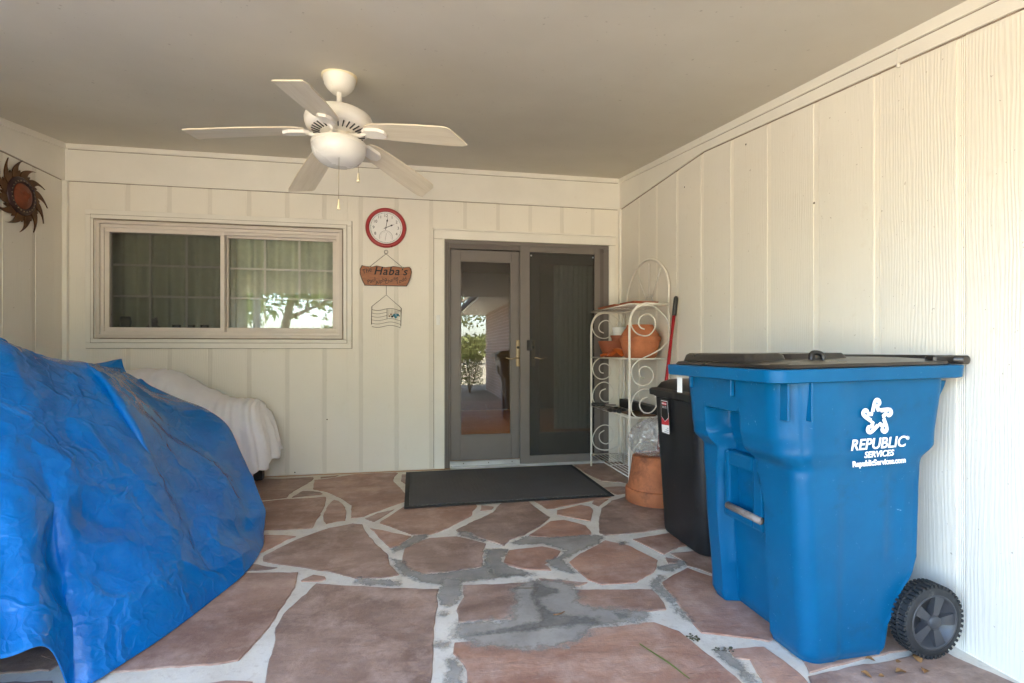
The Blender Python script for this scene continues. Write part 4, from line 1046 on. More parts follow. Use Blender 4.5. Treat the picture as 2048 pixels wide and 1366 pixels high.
for k, (x, z, r, c_) in enumerate(((.028, 1.375, .007, 2), (.042, 1.392, .007, 2), (.052, 1.372, .010, 1), (.070, 1.384, .013, 0), (.085, 1.388, .013, 3), (.082, 1.368, .012, 0), (.100, 1.386, .012, 0), (.114, 1.378, .006, 2))):
    m = MB(); m.lathe([(0, r), (r*.7, r*.7), (r, 0), (r*.7, -r*.7), (0, -r)], (x, -.001, z), 10); m.build('bead', mc[c_], flag)

# ------------------------------------------------------------------ metal sun on the left wall
sunf = thing('sun_plaque', 'copper sun face plaque with curled rays on the left wall', 'plaque', (XL+.006, 4.165, 2.165), (0, 0, PI/2))
def ray_shape(L, w, bend, n=10):
    a, b = [], []
    for i in range(n+1):
        k = i/n
        r = .125 + L*k
        off = bend*(k**2.2)*L
        ww = w*(1-k)**.75*(1+.35*math.sin(k*PI)) + .0006
        a.append((off+ww, r - .25*abs(bend)*L*k**3)); b.append((off-ww, r - .25*abs(bend)*L*k**3))
    return a + b[::-1]
for k in range(12):
    ang = 2*PI*k/12 + .12
    m = MB()
    sh = ray_shape(.135, .028, .85)
    m.prism(sh, .004, .012, Matrix.Rotation(ang, 4, 'Y') @ RX)
    m.build('ray', M_SUNR, sunf)
    m = MB(); m.prism(ray_shape(.06, .020, .3, 6), .002, .008, Matrix.Rotation(ang+PI/12, 4, 'Y') @ RX); m.build('short_ray', M_SUNR, sunf)
m = MB(); m.lathe([(.0, 0), (.132, 0), (.134, .012), (.126, .022), (.116, .018), (.112, .024), (.100, .026), (.094, .016), (.088, .014), (.0, .014)], (0,0,0), 48, RX); m.build('ring', M_SUND, sunf)
m = MB()
for k in range(24):
    a = 2*PI*k/24
    m.lathe([(0, .0045), (.004, .003), (.0045, 0)], (0,0,0), 8, Matrix.Translation((.107*math.cos(a), -.024, .107*math.sin(a))) @ RX)
m.build('ring_studs', M_BRASS, sunf)['kind'] = 'stuff'
rows_f = []
for i in range(23):
    v_ = -1 + 2*i/22
    row = []
    for j in range(23):
        u_ = -1 + 2*j/22
        # square to disc
        x = u_*math.sqrt(max(0, 1-v_*v_/2)); z = v_*math.sqrt(max(0, 1-u_*u_/2))
        rr = x*x+z*z
        h = .030*math.sqrt(max(0, 1-rr*.98))
        h += .020*math.exp(-((x/.11)**2)-((z-.02)/.26)**2)             # nose
        h -= .011*(math.exp(-((x-.33)/.15)**2-((z-.24)/.10)**2)+math.exp(-((x+.33)/.15)**2-((z-.24)/.10)**2))
        h += .006*(math.exp(-((x-.33)/.07)**2-((z-.24)/.05)**2)+math.exp(-((x+.33)/.07)**2-((z-.24)/.05)**2))
        h += .007*(math.exp(-((x)/.26)**2-((z+.36)/.05)**2)+math.exp(-((x)/.22)**2-((z+.50)/.05)**2))
        h -= .007*math.exp(-((x)/.26)**2-((z+.43)/.03)**2)
        row.append((x*.086, -.014-h, z*.090))
    rows_f.append(row)
m = MB(); m.grid(rows_f); m.build('face', M_SUNF, sunf)
# ------------------------------------------------------------------ door mat
dm = thing('door_mat', 'large charcoal ribbed doormat lying in front of the patio door', 'doormat', (.651, 4.02, .003), (0, 0, .012))
m = MB(); m.box(-.72, .72, -.475, .475, 0, .010, .003); m.build('pile', M_MAT, dm)
m = MB()
for r in ((-.755, .755, -.51, -.4755), (-.755, .755, .4755, .51), (-.755, -.7205, -.4755, .4755), (.7205, .755, -.4755, .4755)): m.box(r[0], r[1], r[2], r[3], 0, .006, .0015)
m.build('rubber_border', M_RUBBER, dm)

# ------------------------------------------------------------------ white wire rack
RX0, RX1, RY0, RY1 = 1.571, 1.893, 3.62, 4.486
rack = thing('wire_rack', 'white scrolled iron plant rack standing against the right wall', 'rack')
ZS = (.108, .558, 1.006, 1.425)
for y in (RY0, RY1):
    m = MB(); m.tube(catmull([(RX0, y, 0), (RX0, y, .5), (RX0, y, 1.0), (RX0, y, 1.24), (RX0+.012, y, 1.33), (RX0+.06, y, 1.405), (RX0+.13, y, 1.43)], 6) + [Vector((RX1, y, 1.425))], .0095, 8); m.build('front_post', M_WHITEIRON, rack)
    m = MB(); m.tube([(RX1, y, 0), (RX1, y, 1.45)], .009, 8); m.build('back_post', M_WHITEIRON, rack)
    for k, sc in enumerate(SCROLLS):
        P = [(min(max(p[0], RX0+.006), RX1), y, p[1]) for p in sc]
        m = MB(); m.tube(catmull(P, 3), .0052, 6); m.build('scroll', M_WHITEIRON, rack)
for z in ZS:
    m = MB()
    m.tube([(RX0, RY0, z), (RX0, RY1, z), (RX1, RY1, z), (RX1, RY0, z)], .0055, 6, closed=True)
    sh = m.build('shelf_frame', M_WHITEIRON, rack)
    for k in range(1, 9):
        x = RX0 + (RX1-RX0)*k/9
        q = MB(); q.tube([(x, RY0, z+.003), (x, RY1, z+.003)], .0026, 6); q.build('shelf_wire', M_WHITEIRON, sh)
    q = MB(); q.tube([(RX0, (RY0+RY1)/2, z-.003), (RX1, (RY0+RY1)/2, z-.003)], .0035, 6); q.build('cross_wire', M_WHITEIRON, sh)
ya, yb = RY1-.035, RY0+.005
A = [(RX1, min(max(p[0], yb), ya), p[1]) for p in ARCH]
m = MB(); m.tube(catmull(A, 6), .010, 8); m.build('arch', M_WHITEIRON, rack)
cyA = 3.965
m = MB(); m.tube([(RX1, cyA+.085*math.cos(PI*k/14), 1.44+.085*math.sin(PI*k/14)) for k in range(15)], .006, 6); m.build('sunburst_arc', M_WHITEIRON, rack)
for a, L in ((50, .315), (90, .30), (132, .33)):
    a = math.radians(a)
    m = MB(); m.tube([(RX1, cyA-.085*math.cos(a), 1.44+.085*math.sin(a)), (RX1, cyA-(.085+L-.02)*math.cos(a)*.86, 1.44+(.085+L-.02)*math.sin(a)*.98)], .005, 6); m.build('sunburst_spoke', M_WHITEIRON, rack)

def lathed(name, prof, loc, mat, label, cat, group=None, n=40, rot=None):
    m = MB(); m.lathe(prof, (0, 0, 0), n)
    o = m.build(name, mat, loc=loc, sharp=35)
    if rot: o.rotation_euler = rot
    return tag(o, label, cat, group)
zs2 = ZS[2]+.006
lathed('planter_bowl', [(0, 0), (.112, 0), (.124, .01), (.146, .09), (.152, .128), (.158, .13), (.163, .148), (.161, .168), (.153, .172), (.146, .168), (.13, .05), (0, .04)], (1.738, 3.80, zs2), M_TERRA, 'big terracotta bowl planter on the rack, under an upturned pot', 'planter')
lathed('upturned_pot', [(0, .09), (.098, .09), (.104, .086), (.106, .074), (.146, .012), (.148, 0), (.135, 0), (.09, .07), (0, .075)], (1.738, 3.80, zs2+.1735), M_TERRA, 'upturned terracotta pot resting on the big bowl planter', 'pot')
lathed('flower_bowl', [(0, 0), (.075, 0), (.085, .008), (.122, .09), (.136, .135), (.137, .142), (.128, .142), (.112, .085), (.07, .02), (0, .018)], (1.715, 4.30, zs2), M_TERRA_R, 'wide terracotta bowl at the far end of the rack', 'bowl')
lathed('small_pot', [(0, 0), (.062, 0), (.066, .03), (.072, .031), (.074, .048), (.068, .048), (.058, .01), (0, .01)], (1.742, 4.245, zs2+.1435), M_TERRA_R, 'small brick-red saucer pot on the rim of the flower bowl', 'pot')
lathed('white_pot', [(0, 0), (.05, 0), (.052, .02), (.050, .022), (.055, .055), (.058, .056), (.058, .07), (.052, .07), (.045, .015), (0, .012)], (1.742, 4.245, zs2+.193), M_WHITEP, 'small white plastic pot standing on the saucer pot', 'pot')
def square_tray(x, y, z, a, b, rz, label, tilt=(0, 0)):
    t = MB()
    rows = []
    for s_, zz in ((1.0, 0), (1.12, .020), (1.16, .021), (1.16, .018), (1.06, .006)):
        rows.append([(-a*s_, -b*s_, zz), (a*s_, -b*s_, zz), (a*s_, b*s_, zz), (-a*s_, b*s_, zz)])
    t.grid(rows, False, True); t.add(rows[0], [(3, 2, 1, 0)]); t.add(rows[-1], [(0, 1, 2, 3)])
    o = t.build('plant_tray', M_TERRA_R, loc=(x, y, z)); o.rotation_euler = (tilt[0], tilt[1], rz)
    return tag(o, label, 'tray', 'trays on the top shelf')
square_tray(1.725, 3.79, ZS[3]+.008, .095, .095, .1, 'square terracotta tray at the near end of the top shelf')
square_tray(1.70, 4.16, ZS[3]+.008, .10, .17, 0, 'long terracotta tray at the far end of the top shelf')
# orange hand scoop on the middle shelf
tr = thing('hand_trowel', 'glossy orange plastic hand trowel lying on the middle shelf', 'trowel', (1.60, 3.98, zs2+.002), (0, 0, .12))
rows_ = []
for i in range(13):
    k = i/12
    w_ = .045*math.sin(PI*(.12+.80*k))**.6
    zc_ = .012+.055*math.sin(PI*k)**1.2
    rows_.append([(u*w_, -.16+.26*k, zc_ + .012*(1-u*u)) for u in (-1, -.6, -.2, .2, .6, 1)])
m = MB(); m.grid(rows_); m.grid([[(p[0], p[1], p[2]-.004) for p in r][::-1] for r in rows_]); m.build('blade', M_ORANGE, tr)
m = MB(); m.tube(catmull([(0, .09, .018), (0, .16, .022), (0, .24, .012)], 6), .012, 10, r1=.015); m.build('handle', M_ORANGE, tr)
# dark tools on the lower shelf
zs1 = ZS[1]+.008
m = MB(); m.box(-.32, .32, -.034, .034, 0, .075, .012)
o = m.build('brush_block', M_DARK, loc=(1.80, 3.98, zs1)); o.rotation_euler = (0, 0, PI/2)
tag(o, 'long dark scrubbing block lying along the wall side of the lower shelf', 'block')
def grip_tool(x, y, rz, L, label, blade=.14):
    t = thing('garden_tool', label, 'tool', (x, y, zs1+.012), (0, 0, rz), 'dark hand tools on the lower shelf')
    q = MB(); q.tube(catmull([(0, 0, 0), (L*.3, 0, .004), (L*.6, 0, .002), (L, 0, 0)], 5), lambda k: .013+.004*math.sin(k*PI*3)**2, 10); q.build('grip', M_DARK, t)
    q = MB(); q.box(L-.01, L+blade, -.02, .02, -.004, .004, .003); q.build('blade', M_STEEL, t)
grip_tool(1.60, 3.86, 1.95, .15, 'dark-handled garden tool nearest the front post on the lower shelf', .10)
grip_tool(1.655, 3.90, 1.62, .20, 'dark-handled garden tool in the middle of the lower shelf', .14)
grip_tool(1.55, 4.42, -.35, .13, 'dark-handled garden tool sticking out over the far front edge of the shelf', .09)
m = MB(); m.box(-.09, .09, -.14, .14, 0, .012, .003); o = m.build('rusty_pan', simple('rusty_steel', (.12, .065, .04), .6, .4, .4, var=.4, vs_=20), loc=(1.70, 3.765, zs1)); tag(o, 'flat rusty pan on the near end of the lower shelf', 'pan')

# red pole with black grip
bp, tp = Vector((1.742, 3.575, .002)), Vector((1.884, 3.49, 1.476))
pole = thing('broom_pole', 'red metal pole with black grip leaning on the right wall', 'pole', bp)
d_ = tp-bp
m = MB(); m.tube([Vector((0,0,0)), d_*.905], .0125, 12); m.build('shaft', M_REDPOLE, pole)
m = MB(); m.tube([d_*.902, d_*.91, d_*.96, d_*.992, d_], lambda k: .0145+.002*math.sin(k*PI) if k < .97 else .009, 12); m.build('grip', M_DARK, pole)

# upturned pot on the floor with a plastic bag on it
PX, PY = 1.655, 3.385
lathed('floor_pot', [(0, .325), (.138, .325), (.148, .318), (.182, .105), (.184, .098), (.196, .094), (.2, .085), (.2, .008), (.196, 0), (.185, 0), (.14, .3), (0, .31)], (PX, PY, .002), M_TERRA_D, 'large weathered terracotta pot upside down on the floor', 'pot', n=48)
def bag_material():
    t = NT('clear_plastic_bag'); c = t.co()
    n1 = t.noise(c, 9, 5, .65, 1.5)
    nrm = t.bump(n1, .8, .03)
    tr_ = t.n('BsdfTransparent', {'Color': (.93, .93, .94, 1)})
    gl = t.n('BsdfGlossy', {'Color': (1, 1, 1, 1), 'Roughness': .06, 'Normal': nrm}); df = t.n('BsdfDiffuse', {'Color': (.8, .78, .78, 1), 'Normal': nrm})
    g1 = t.n('MixShader', {0: t.ramp(n1, [(.45, .02), (.72, .14)]), 1: tr_.outputs[0], 2: df.outputs[0]})
    mx = t.n('MixShader', {0: .20, 1: g1.outputs[0], 2: gl.outputs[0]})
    t.t.links.new(mx.outputs[0], t.out.inputs[0])
    return t.m
bm = bmesh.new(); bmesh.ops.create_icosphere(bm, subdivisions=5, radius=1)
for v_ in bm.verts:
    n_ = v_.co.normalized()
    d = noise.voronoi(n_*2.6+Vector((2, 5, 1)))[0]; d2 = noise.voronoi(n_*5.5+Vector((8, 1, 4)))[0]
    k = 1.0 + .34*(.45-(d[1]-d[0])) + .16*(.4-(d2[1]-d2[0])) + .25*noise.noise(n_*1.7)
    p = Vector((n_.x*.128, n_.y*.135, n_.z*.125))*k
    if n_.x < -.5: p.x -= .03*(-n_.x-.5)
    p.z = max(p.z+.12, .0)
    v_.co = p
me = bpy.data.meshes.new('plastic_bag'); bm.to_mesh(me); bm.free(); me.materials.append(bag_material())
bag = bpy.data.objects.new('plastic_bag', me); bag.location = (PX-.01, PY+.0, .3275); link(bag)
tag(bag, 'crumpled clear plastic bag lying on the upside-down floor pot', 'bag')

# ------------------------------------------------------------------ black trash can
can = thing('trash_can', 'black plastic trash can with sticker, half hidden behind the blue cart', 'trash can', (1.635, 2.60, 0))
def rrect(x0, x1, y0, y1, r, n=6):
    pts = []
    for cx_, cy_, a0 in ((x1-r, y1-r, 0), (x0+r, y1-r, PI/2), (x0+r, y0+r, PI), (x1-r, y0+r, 1.5*PI)):
        for k in range(n+1):
            a = a0 + PI/2*k/n
            pts.append((cx_+r*math.cos(a), cy_+r*math.sin(a)))
    return pts
rows_ = []
for z, ex in ((.0, -.03), (.012, -.012), (.03, -.006), (.4, .012), (.80, .034), (.805, .044), (.83, .046)):
    rows_.append([(x, y, z) for x, y in rrect(-.215-ex, .20+ex*.6, -.225-ex*.8, .235+ex*.8, .07)])
m = MB(); m.grid(rows_, True, True); m.add(rows_[0], [tuple(range(len(rows_[0])-1, -1, -1))]); cb = m.build('body', M_BLACKP, can, sharp=40)
rows_ = []
for z, ex in ((.812, .062), (.842, .064), (.850, .056), (.855, .03), (.885, .012), (.902, -.02), (.907, -.06)):
    rows_.append([(x, y, z) for x, y in rrect(-.215-ex, .19+ex*.5, -.225-ex, .235+ex, .08)])
m = MB(); m.grid(rows_, True, True); n_ = len(rows_[0]); m.add(rows_[-1], [tuple(range(n_))]); m.add(rows_[0], [tuple(range(n_-1, -1, -1))]); m.build('lid', M_BLACKP, can, sharp=40)
# sticker on the left face, which leans out as it rises
def CAN(y, z, off=.0):
    y = .062+(y-.1475)*.85; z = .785+(z-.775)*.80
    return (-.2265 - .0555*(z-.03)/.77*.66 - .0075 - off, y, z)
def sticker(pts, off, mat, name):
    q = MB(); n = len(pts); q.add([CAN(y, z, off) for y, z in pts], [tuple(range(n))]); return q.build(name, mat, cb)
M_LABELR = simple('red_label', (.55, .03, .04), .35, .5, var=.03)
M_LABELG = simple('grey_label_print', (.45, .46, .48), .4, .5, var=.1)
sh = [(.105, .775), (.19, .775), (.195, .70), (.195, .665), (.148, .635), (.10, .665), (.10, .70)]
sticker([(.095, .70), (.198, .70), (.198, .55), (.095, .55)], .001, M_PRINT, 'sticker')
sticker([(.096, .69), (.197, .69), (.197, .605), (.096, .612)], .0014, M_LABELR, 'sticker_band')
sticker([(.147+(y-.147)*1.07, .705+(z-.705)*1.06) for y, z in sh], .0018, M_PRINT, 'sticker_shield_edge')
sticker(sh, .0022, M_INK, 'sticker_shield')
sticker([(.115, .765), (.125, .770), (.17, .770), (.18, .765), (.18, .752), (.17, .748), (.125, .748), (.115, .752)], .0026, M_LABELR, 'sticker_emblem')
MT = Matrix.Translation(CAN(.1475, .733, .003)) @ Matrix.Rotation(-PI/2, 4, 'Z') @ RX
lettering('lettering', 'BRUTE', .017, MT, M_LABELG, cb, extrude=.0002, bold=.0004)
MT = Matrix.Translation(CAN(.1475, .759, .0032)) @ Matrix.Rotation(-PI/2, 4, 'Z') @ RX
lettering('lettering', 'Rubbermaid', .011, MT, M_PRINT, cb, extrude=.0002, bold=.0002)
for k in range(3):
    sticker([(.105, .592-.014*k), (.125+.02*k, .592-.014*k), (.125+.02*k, .586-.014*k), (.105, .586-.014*k)], .0016, M_LABELG, 'sticker_print')

# ------------------------------------------------------------------ blue roll cart
YAW = math.radians(.9)
pv = Vector((1.11, 1.43, 0)); loc_ = pv - Matrix.Rotation(YAW, 3, 'Z') @ pv
cart = thing('waste_cart', 'blue wheeled waste cart with black lid and white star lettering', 'cart', loc_, (0, 0, YAW))
def interp(tab, z):
    for i in range(len(tab)-1):
        if z <= tab[i+1][0]:
            a, b = tab[i], tab[i+1]
            k = (z-a[0])/(b[0]-a[0]); k = min(1, max(0, k)); k = k*k*(3-2*k)
            return a[1]+(b[1]-a[1])*k
    return tab[-1][1]
XF = [(0, 1.30), (.03, 1.288), (.45, 1.262), (.655, 1.250), (.72, 1.198), (.78, 1.185), (.99, 1.172)]
XB = [(0, 1.625), (.09, 1.64), (.20, 1.69), (.29, 1.745), (.34, 1.760), (.69, 1.766), (.745, 1.812), (.99, 1.832)]
YN = [(0, 1.510), (.03, 1.496), (.6, 1.488), (.66, 1.486), (.73, 1.472), (.99, 1.462)]
YC = 1.79
def smooth(a, b, x):
    k = min(1, max(0, (x-a)/(b-a))); return k*k*(3-2*k)
def cart_ring(z):
    xf, xb, yn = interp(XF, z), interp(XB, z), interp(YN, z)
    yf = 2*YC-yn
    r = .055 + .045*smooth(.62, .78, z)
    rb = .05
    P = []
    NF = 56
    # front face (low x) from far to near, then near side, back, far side
    for k in range(NF+1):
        y = (yf-r) + ((yn+r)-(yf-r))*k/NF
        P.append([xf, y])
    for k in range(1, 12):
        a = PI + PI/2*k/12
        P.append([xf+r+r*math.cos(a), yn+r+r*math.sin(a)])
    for k in range(29): P.append([xf+r+(xb-rb-xf-r)*k/28, yn])
    for k in range(1, 8):
        a = 1.5*PI+PI/2*k/8; P.append([xb-rb+rb*math.cos(a), yn+rb+rb*math.sin(a)])
    for k in range(17): P.append([xb, yn+rb+(yf-rb-yn-rb)*k/16])
    for k in range(1, 8):
        a = PI/2*k/8; P.append([xb-rb+rb*math.cos(a), yf-rb+rb*math.sin(a)])
    for k in range(17): P.append([xb-rb+(xf+r-xb+rb)*k/16, yf])
    for k in range(1, 12):
        a = PI/2+PI/2*k/12; P.append([xf+r+r*math.cos(a), yf-r+r*math.sin(a)])
    out = []
    for x, y in P:
        # channel down the middle of the front
        hw = .105 + .028*smooth(.66, .60, z)*0 + .03*(1-smooth(.5, .68, z))
        yc = 1.825
        side = smooth(hw+.010, hw-.010, abs(y-yc)) if x < xf+.03 else 0
        top_ = 1-smooth(.822, .836, z)
        depth = .060 + .045*smooth(.64, .72, z)
        x2 = x + side*top_*depth*(1 if x < xf+.03 else 0)
        # shallow panel on the near side, behind the front corner
        y2 = y
        if abs(y-yn) < .002:
            y2 = y + .006*smooth(1.40, 1.43, x)*(1-smooth(.60, .70, z)) - .010*(1-smooth(1.36, 1.46, x))*smooth(.66, .74, z)
            y2 += .007*smooth(1.60, 1.62, x)*(1-smooth(1.655, 1.675, x))*smooth(.32, .36, z)*(1-smooth(.62, .68, z))
        out.append((x2, y2, z + .003))
    return out
zl = [0, .006, .015, .03] + [.03+.57*k/22 for k in range(1, 23)] + [.6+.24*k/26 for k in range(1, 27)] + [.84+.15*k/6 for k in range(1, 7)]
rings = [cart_ring(z) for z in zl]
m = MB(); m.grid(rings, True, True); n_ = len(rings[0]); m.add(rings[0], [tuple(range(n_-1, -1, -1))])
body = m.build('body', M_BLUE, cart, sharp=50)
def tilt(p): return (p[0], p[1], p[2] + (p[0]-1.11)*.018)
rim_o = rrect(1.11, 1.866, 1.43, 2.15, .07, 8); rim_i = rrect(1.20, 1.79, 1.49, 2.09, .07, 8)
rows_ = [[tilt((x, y, z)) for x, y in rrect(1.11+i_, 1.888-i_, 1.43+i_, 2.15-i_, .06, 8)] for z, i_ in ((.958, .075), (.966, .004), (.969, .0), (1.006, -.003), (1.010, .0), (1.010, .09))]
m = MB(); m.grid(rows_, True, True); m.build('rim', M_BLUE, cart, sharp=40)
for (x, y, L) in ((1.165, 2.0, .055), (1.163, 1.72, .07)):
    m = MB(); m.box(x-.012, x+.004, y-.004, y+.004, .972-L, .972, .002); m.build('rim_rib', M_BLUE, cart)
for (x, y) in ((1.195, 1.478), (1.262, 1.452)):
    m = MB(); m.box(x-.004, x+.004, y-.008, y+.03, .84, .972, .002); m.build('rim_rib', M_BLUE, cart)
m = MB(); m.prism([(1.83, .90), (1.83, .965), (1.866, .965), (1.858, .945), (1.838, .91)], 1.50, 1.515, Matrix(((1,0,0,0),(0,0,1,0),(0,1,0,0),(0,0,0,1)))); m.build('handle_bracket', M_BLUE, cart)
# lid
rows_ = [[tilt((x, y, z)) for x, y in rrect(a, b_, c_, d2, .06, 8)] for a, b_, c_, d2, z in ((1.135, 1.86, 1.455, 2.125, 1.008), (1.133, 1.862, 1.452, 2.128, 1.014), (1.14, 1.86, 1.46, 2.12, 1.024), (1.19, 1.83, 1.51, 2.07, 1.030), (1.30, 1.80, 1.60, 1.98, 1.036))]
m = MB(); m.grid(rows_, True, True); m.add(rows_[-1], [tuple(range(len(rows_[-1])))]); lid = m.build('lid', M_LID, cart, sharp=40)
rows_ = [[tilt((x, y, z)) for x, y in rrect(1.17+i_, 1.34-i_, 1.64+i_, 2.10-i_, .03, 5)] for z, i_ in ((1.015, -.008), (1.030, 0), (1.052, .006), (1.060, .016))]
m = MB(); m.grid(rows_, True, True); m.add(rows_[-1], [tuple(range(len(rows_[-1])))]); m.build('lid_hump', M_LID, lid, sharp=40)
rows_ = [[tilt((x, y, z)) for x, y in rrect(1.34+i_, 1.62-i_, 1.66+i_, 2.00-i_, .03, 5)] for z, i_ in ((1.024, -.008), (1.040, 0), (1.056, .010))]
m = MB(); m.grid(rows_, True, True); m.add(rows_[-1], [tuple(range(len(rows_[-1])))]); m.build('lid_panel', M_LID, lid, sharp=40)
m = MB(); m.tube(catmull([(1.395, 1.60, 1.03), (1.40, 1.605, 1.058), (1.42, 1.61, 1.066), (1.445, 1.605, 1.058), (1.45, 1.60, 1.03)], 4), .009, 8); m.build('lid_grip', M_LID, lid)
m = MB(); m.tube([(1.876, 1.437, 1.041), (1.876, 2.143, 1.041)], .0155, 14); m.lathe([(0, .002), (.011, .002), (.0155, 0)], (0,0,0), 14, Matrix.Translation((1.876, 1.437, 1.041)) @ RX); m.build('hinge_bar', M_LID, cart)
for y in (1.49, 2.09):
    m = MB(); m.box(1.78, 1.872, y-.02, y+.02, 1.026, 1.056, .006); m.build('hinge_arm', M_LID, cart)
# lift bar and its plate on the front
m = MB()
for r in ((1.70, 1.758, .385, .66), (1.905, 1.935, .42, .66), (1.758, 1.905, .60, .66), (1.758, 1.935, .385, .422)): m.box(1.272, 1.33, r[0], r[1], r[2], r[3], .010)
m.build('lift_plate', M_BLUE, cart)
m = MB(); m.tube([(1.268, 1.70, .432), (1.268, 1.905, .432)], .014, 12); m.build('lift_bar', M_STEEL, cart)
# wheels
def wheel(y, sgn):
    w = bpy.data.objects.new('wheel', None); w.location = (1.757, y, .131); w.empty_display_size = .05; link(w, cart)
    Rw = .120
    q = MB(); q.lathe([(.094, .0), (.098, -.003), (.112, -.004), (.117, .002), (Rw, .008), (Rw, .052), (.117, .058), (.098, .062), (.092, .06)], (0,0,0), 64, RX)
    for k in range(44):
        a = 2*PI*k/44
        for (z0_, z1_, o_) in ((.002, .026, 0), (.034, .058, .5)):
            a2 = a + o_*2*PI/44
            q.box(Rw-.004, Rw+.008, -.0048, .0048, z0_, z1_, 0, RX @ Matrix.Rotation(a2, 4, 'Z'))
    q.lathe([(Rw-.002, .027), (Rw+.0065, .028), (Rw+.0065, .032), (Rw-.002, .033)], (0,0,0), 64, RX)
    q.build('tyre', M_TYRE, w)
    q = MB(); q.lathe([(.0955, .055), (.0955, .062), (.089, .063), (.088, .050), (.0, .022)], (0,0,0), 48, RX); q.lathe([(0, .066), (.020, .066), (.024, .062), (.026, .03)], (0,0,0), 24, RX); q.build('rim', M_HUB, w)
    for k in range(5):
        a = 2*PI*k/5 + .30
        s_ = MB(); s_.prism([(-.010, .018), (-.021, .090), (.021, .090), (.010, .018)], .030, .058, Matrix.Rotation(a, 4, 'Y') @ RX)
        s_.build('spoke', M_HUB, w)
    w.rotation_euler = (0, 0, 0 if sgn < 0 else PI)
    return w
wheel(1.512, -1); wheel(2.068, 1)
m = MB(); m.tube([(1.757, 1.50, .131), (1.757, 2.08, .131)], .010, 10); m.build('axle', M_STEEL, cart)
# print on the near side
PYY = 1.4595
star = [(-120, 90), (-92, 205), (-78, 250), (-58, 288), (-28, 308), (0, 312), (30, 306), (58, 286), (73, 255), (77, 222), (66, 196), (36, 178), (52, 95), (-3, 92), (-32, 172), (-52, 90)]
sm_ = MB()
SS = .000212
for k in range(5):
    R2 = Matrix.Rotation(-2*PI*k/5, 4, 'Z')
    sm_.prism(star, 0, 2.0, Matrix.Translation((1.528, PYY, .847)) @ RX @ Matrix.Scale(SS, 4) @ R2)
sm_.build('star_emblem', M_PRINT, cart)
for k in range(5):
    R2 = Matrix.Rotation(-2*PI*k/5, 4, 'Z'); cm = MB()
    cm.prism([(-26, 205), (10, 205), (-8, 262)], 2.2, 3.4, Matrix.Translation((1.528, PYY, .847)) @ RX @ Matrix.Scale(SS, 4) @ R2)
    cm.build('star_counter', M_BLUE, cart)
lettering('lettering', 'REPUBLIC', .0515, FACE(1.532, PYY, .757, 0, .03), M_PRINT, cart, shear=.22, bold=.0009, extrude=.0006)
lettering('lettering', '®', .018, FACE(1.653, PYY, .772), M_PRINT, cart, extrude=.0005)
lettering('lettering', 'SERVICES', .029, FACE(1.535, PYY, .722, 0, .03), M_PRINT, cart, shear=.22, bold=.0007, extrude=.0006)
lettering('lettering', 'RepublicServices.com', .0268, FACE(1.537, PYY, .694, 0, .03), M_PRINT, cart, bold=.0008, extrude=.0006, space=.93)
# white paper tag stuck under the rim at the far front
m = MB(); m.box(1.157, 1.160, 2.075, 2.115, .885, .955, .001); m.build('paper_tag', M_PRINT, cart)

# ------------------------------------------------------------------ tarp
def bez_grid(C, nu, nv):
    rows1 = [catmull(r, nv) for r in C]          # along each column
    n2 = len(rows1[0])
    cols2 = [catmull([rows1[i][j] for i in range(len(rows1))], nu) for j in range(n2)]
    return [[cols2[j][i] for j in range(n2)] for i in range(len(cols2[0]))]
G = bez_grid(TARP, 20, 16)
def crumple(p):
    q = Vector(p)
    w = Vector((noise.noise(q*2.2), noise.noise(q*2.2+Vector((9, 0, 0))), noise.noise(q*2.2+Vector((0, 9, 0)))))*.5
    h = 0
    for s_, a_ in ((1.7, .046), (3.6, .020), (8.0, .005)):
        d = noise.voronoi((q+w*.35)*s_+Vector((4, 7, 1)))[0]
        h -= a_*(min(d[1]-d[0], .8)-.3)
    return h + .022*noise.noise(q*2.4+Vector((3, 3, 3)))
nu_, nv_ = len(G), len(G[0])
def crumple_old(p):
    q = Vector(p)
    a = noise.ridged_multi_fractal(q*2.1+Vector((5, 2, 9)), .9, 2.1, 4, 1.0, 2.0)
    b = noise.ridged_multi_fractal(q*4.7+Vector((1, 8, 3)), .9, 2.1, 4, 1.0, 2.0)
    c = noise.noise(q*3.0)
    return .020*(a-1.0) + .011*(b-1.0) + .020*c
out = []
for i in range(nu_):
    row = []
    for j in range(nv_):
        p = G[i][j]
        du = G[min(i+1, nu_-1)][j]-G[max(i-1, 0)][j]
        dv = G[i][min(j+1, nv_-1)]-G[i][max(j-1, 0)]
        n_ = du.cross(dv)
        n_ = n_.normalized() if n_.length > 1e-9 else Vector((0, 0, 1))
        if n_.y > 0 and n_.z < .3 and False: n_ = -n_
        amp = 1.0
        kt = (j/(nv_-1))
        if i < 3: amp = i/3*.8
        if 3 <= j/16.0 <= 3.6: amp *= .45
        if kt > .93: amp *= max(.1, (1-kt)/.07)
        lowc = 1.0 + .6*smooth(.5, .75, kt)
        p2 = p + n_*crumple(p)*amp*lowc
        p2.z = max(p2.z, .003)
        row.append(p2)
    out.append(row)
m = MB(); m.grid([[tuple(p) for p in r] for r in out])
tarp = m.build('blue_tarp', M_TARP, fix=False)
sol = tarp.modifiers.new('thickness', 'SOLIDIFY'); sol.thickness = .003; sol.offset = 0
tag(tarp, 'crumpled bright blue tarp draped over something bulky at the left', 'tarp')
Gf = bez_grid(FLAP, 8, 8)
m = MB(); m.grid([[tuple(p + Vector((0, .02*noise.noise(p*6), .01*noise.noise(p*9)))) for p in r] for r in Gf])
fl_ = m.build('folded_flap', M_TARP, tarp, fix=False)
sol = fl_.modifiers.new('thickness', 'SOLIDIFY'); sol.thickness = .003

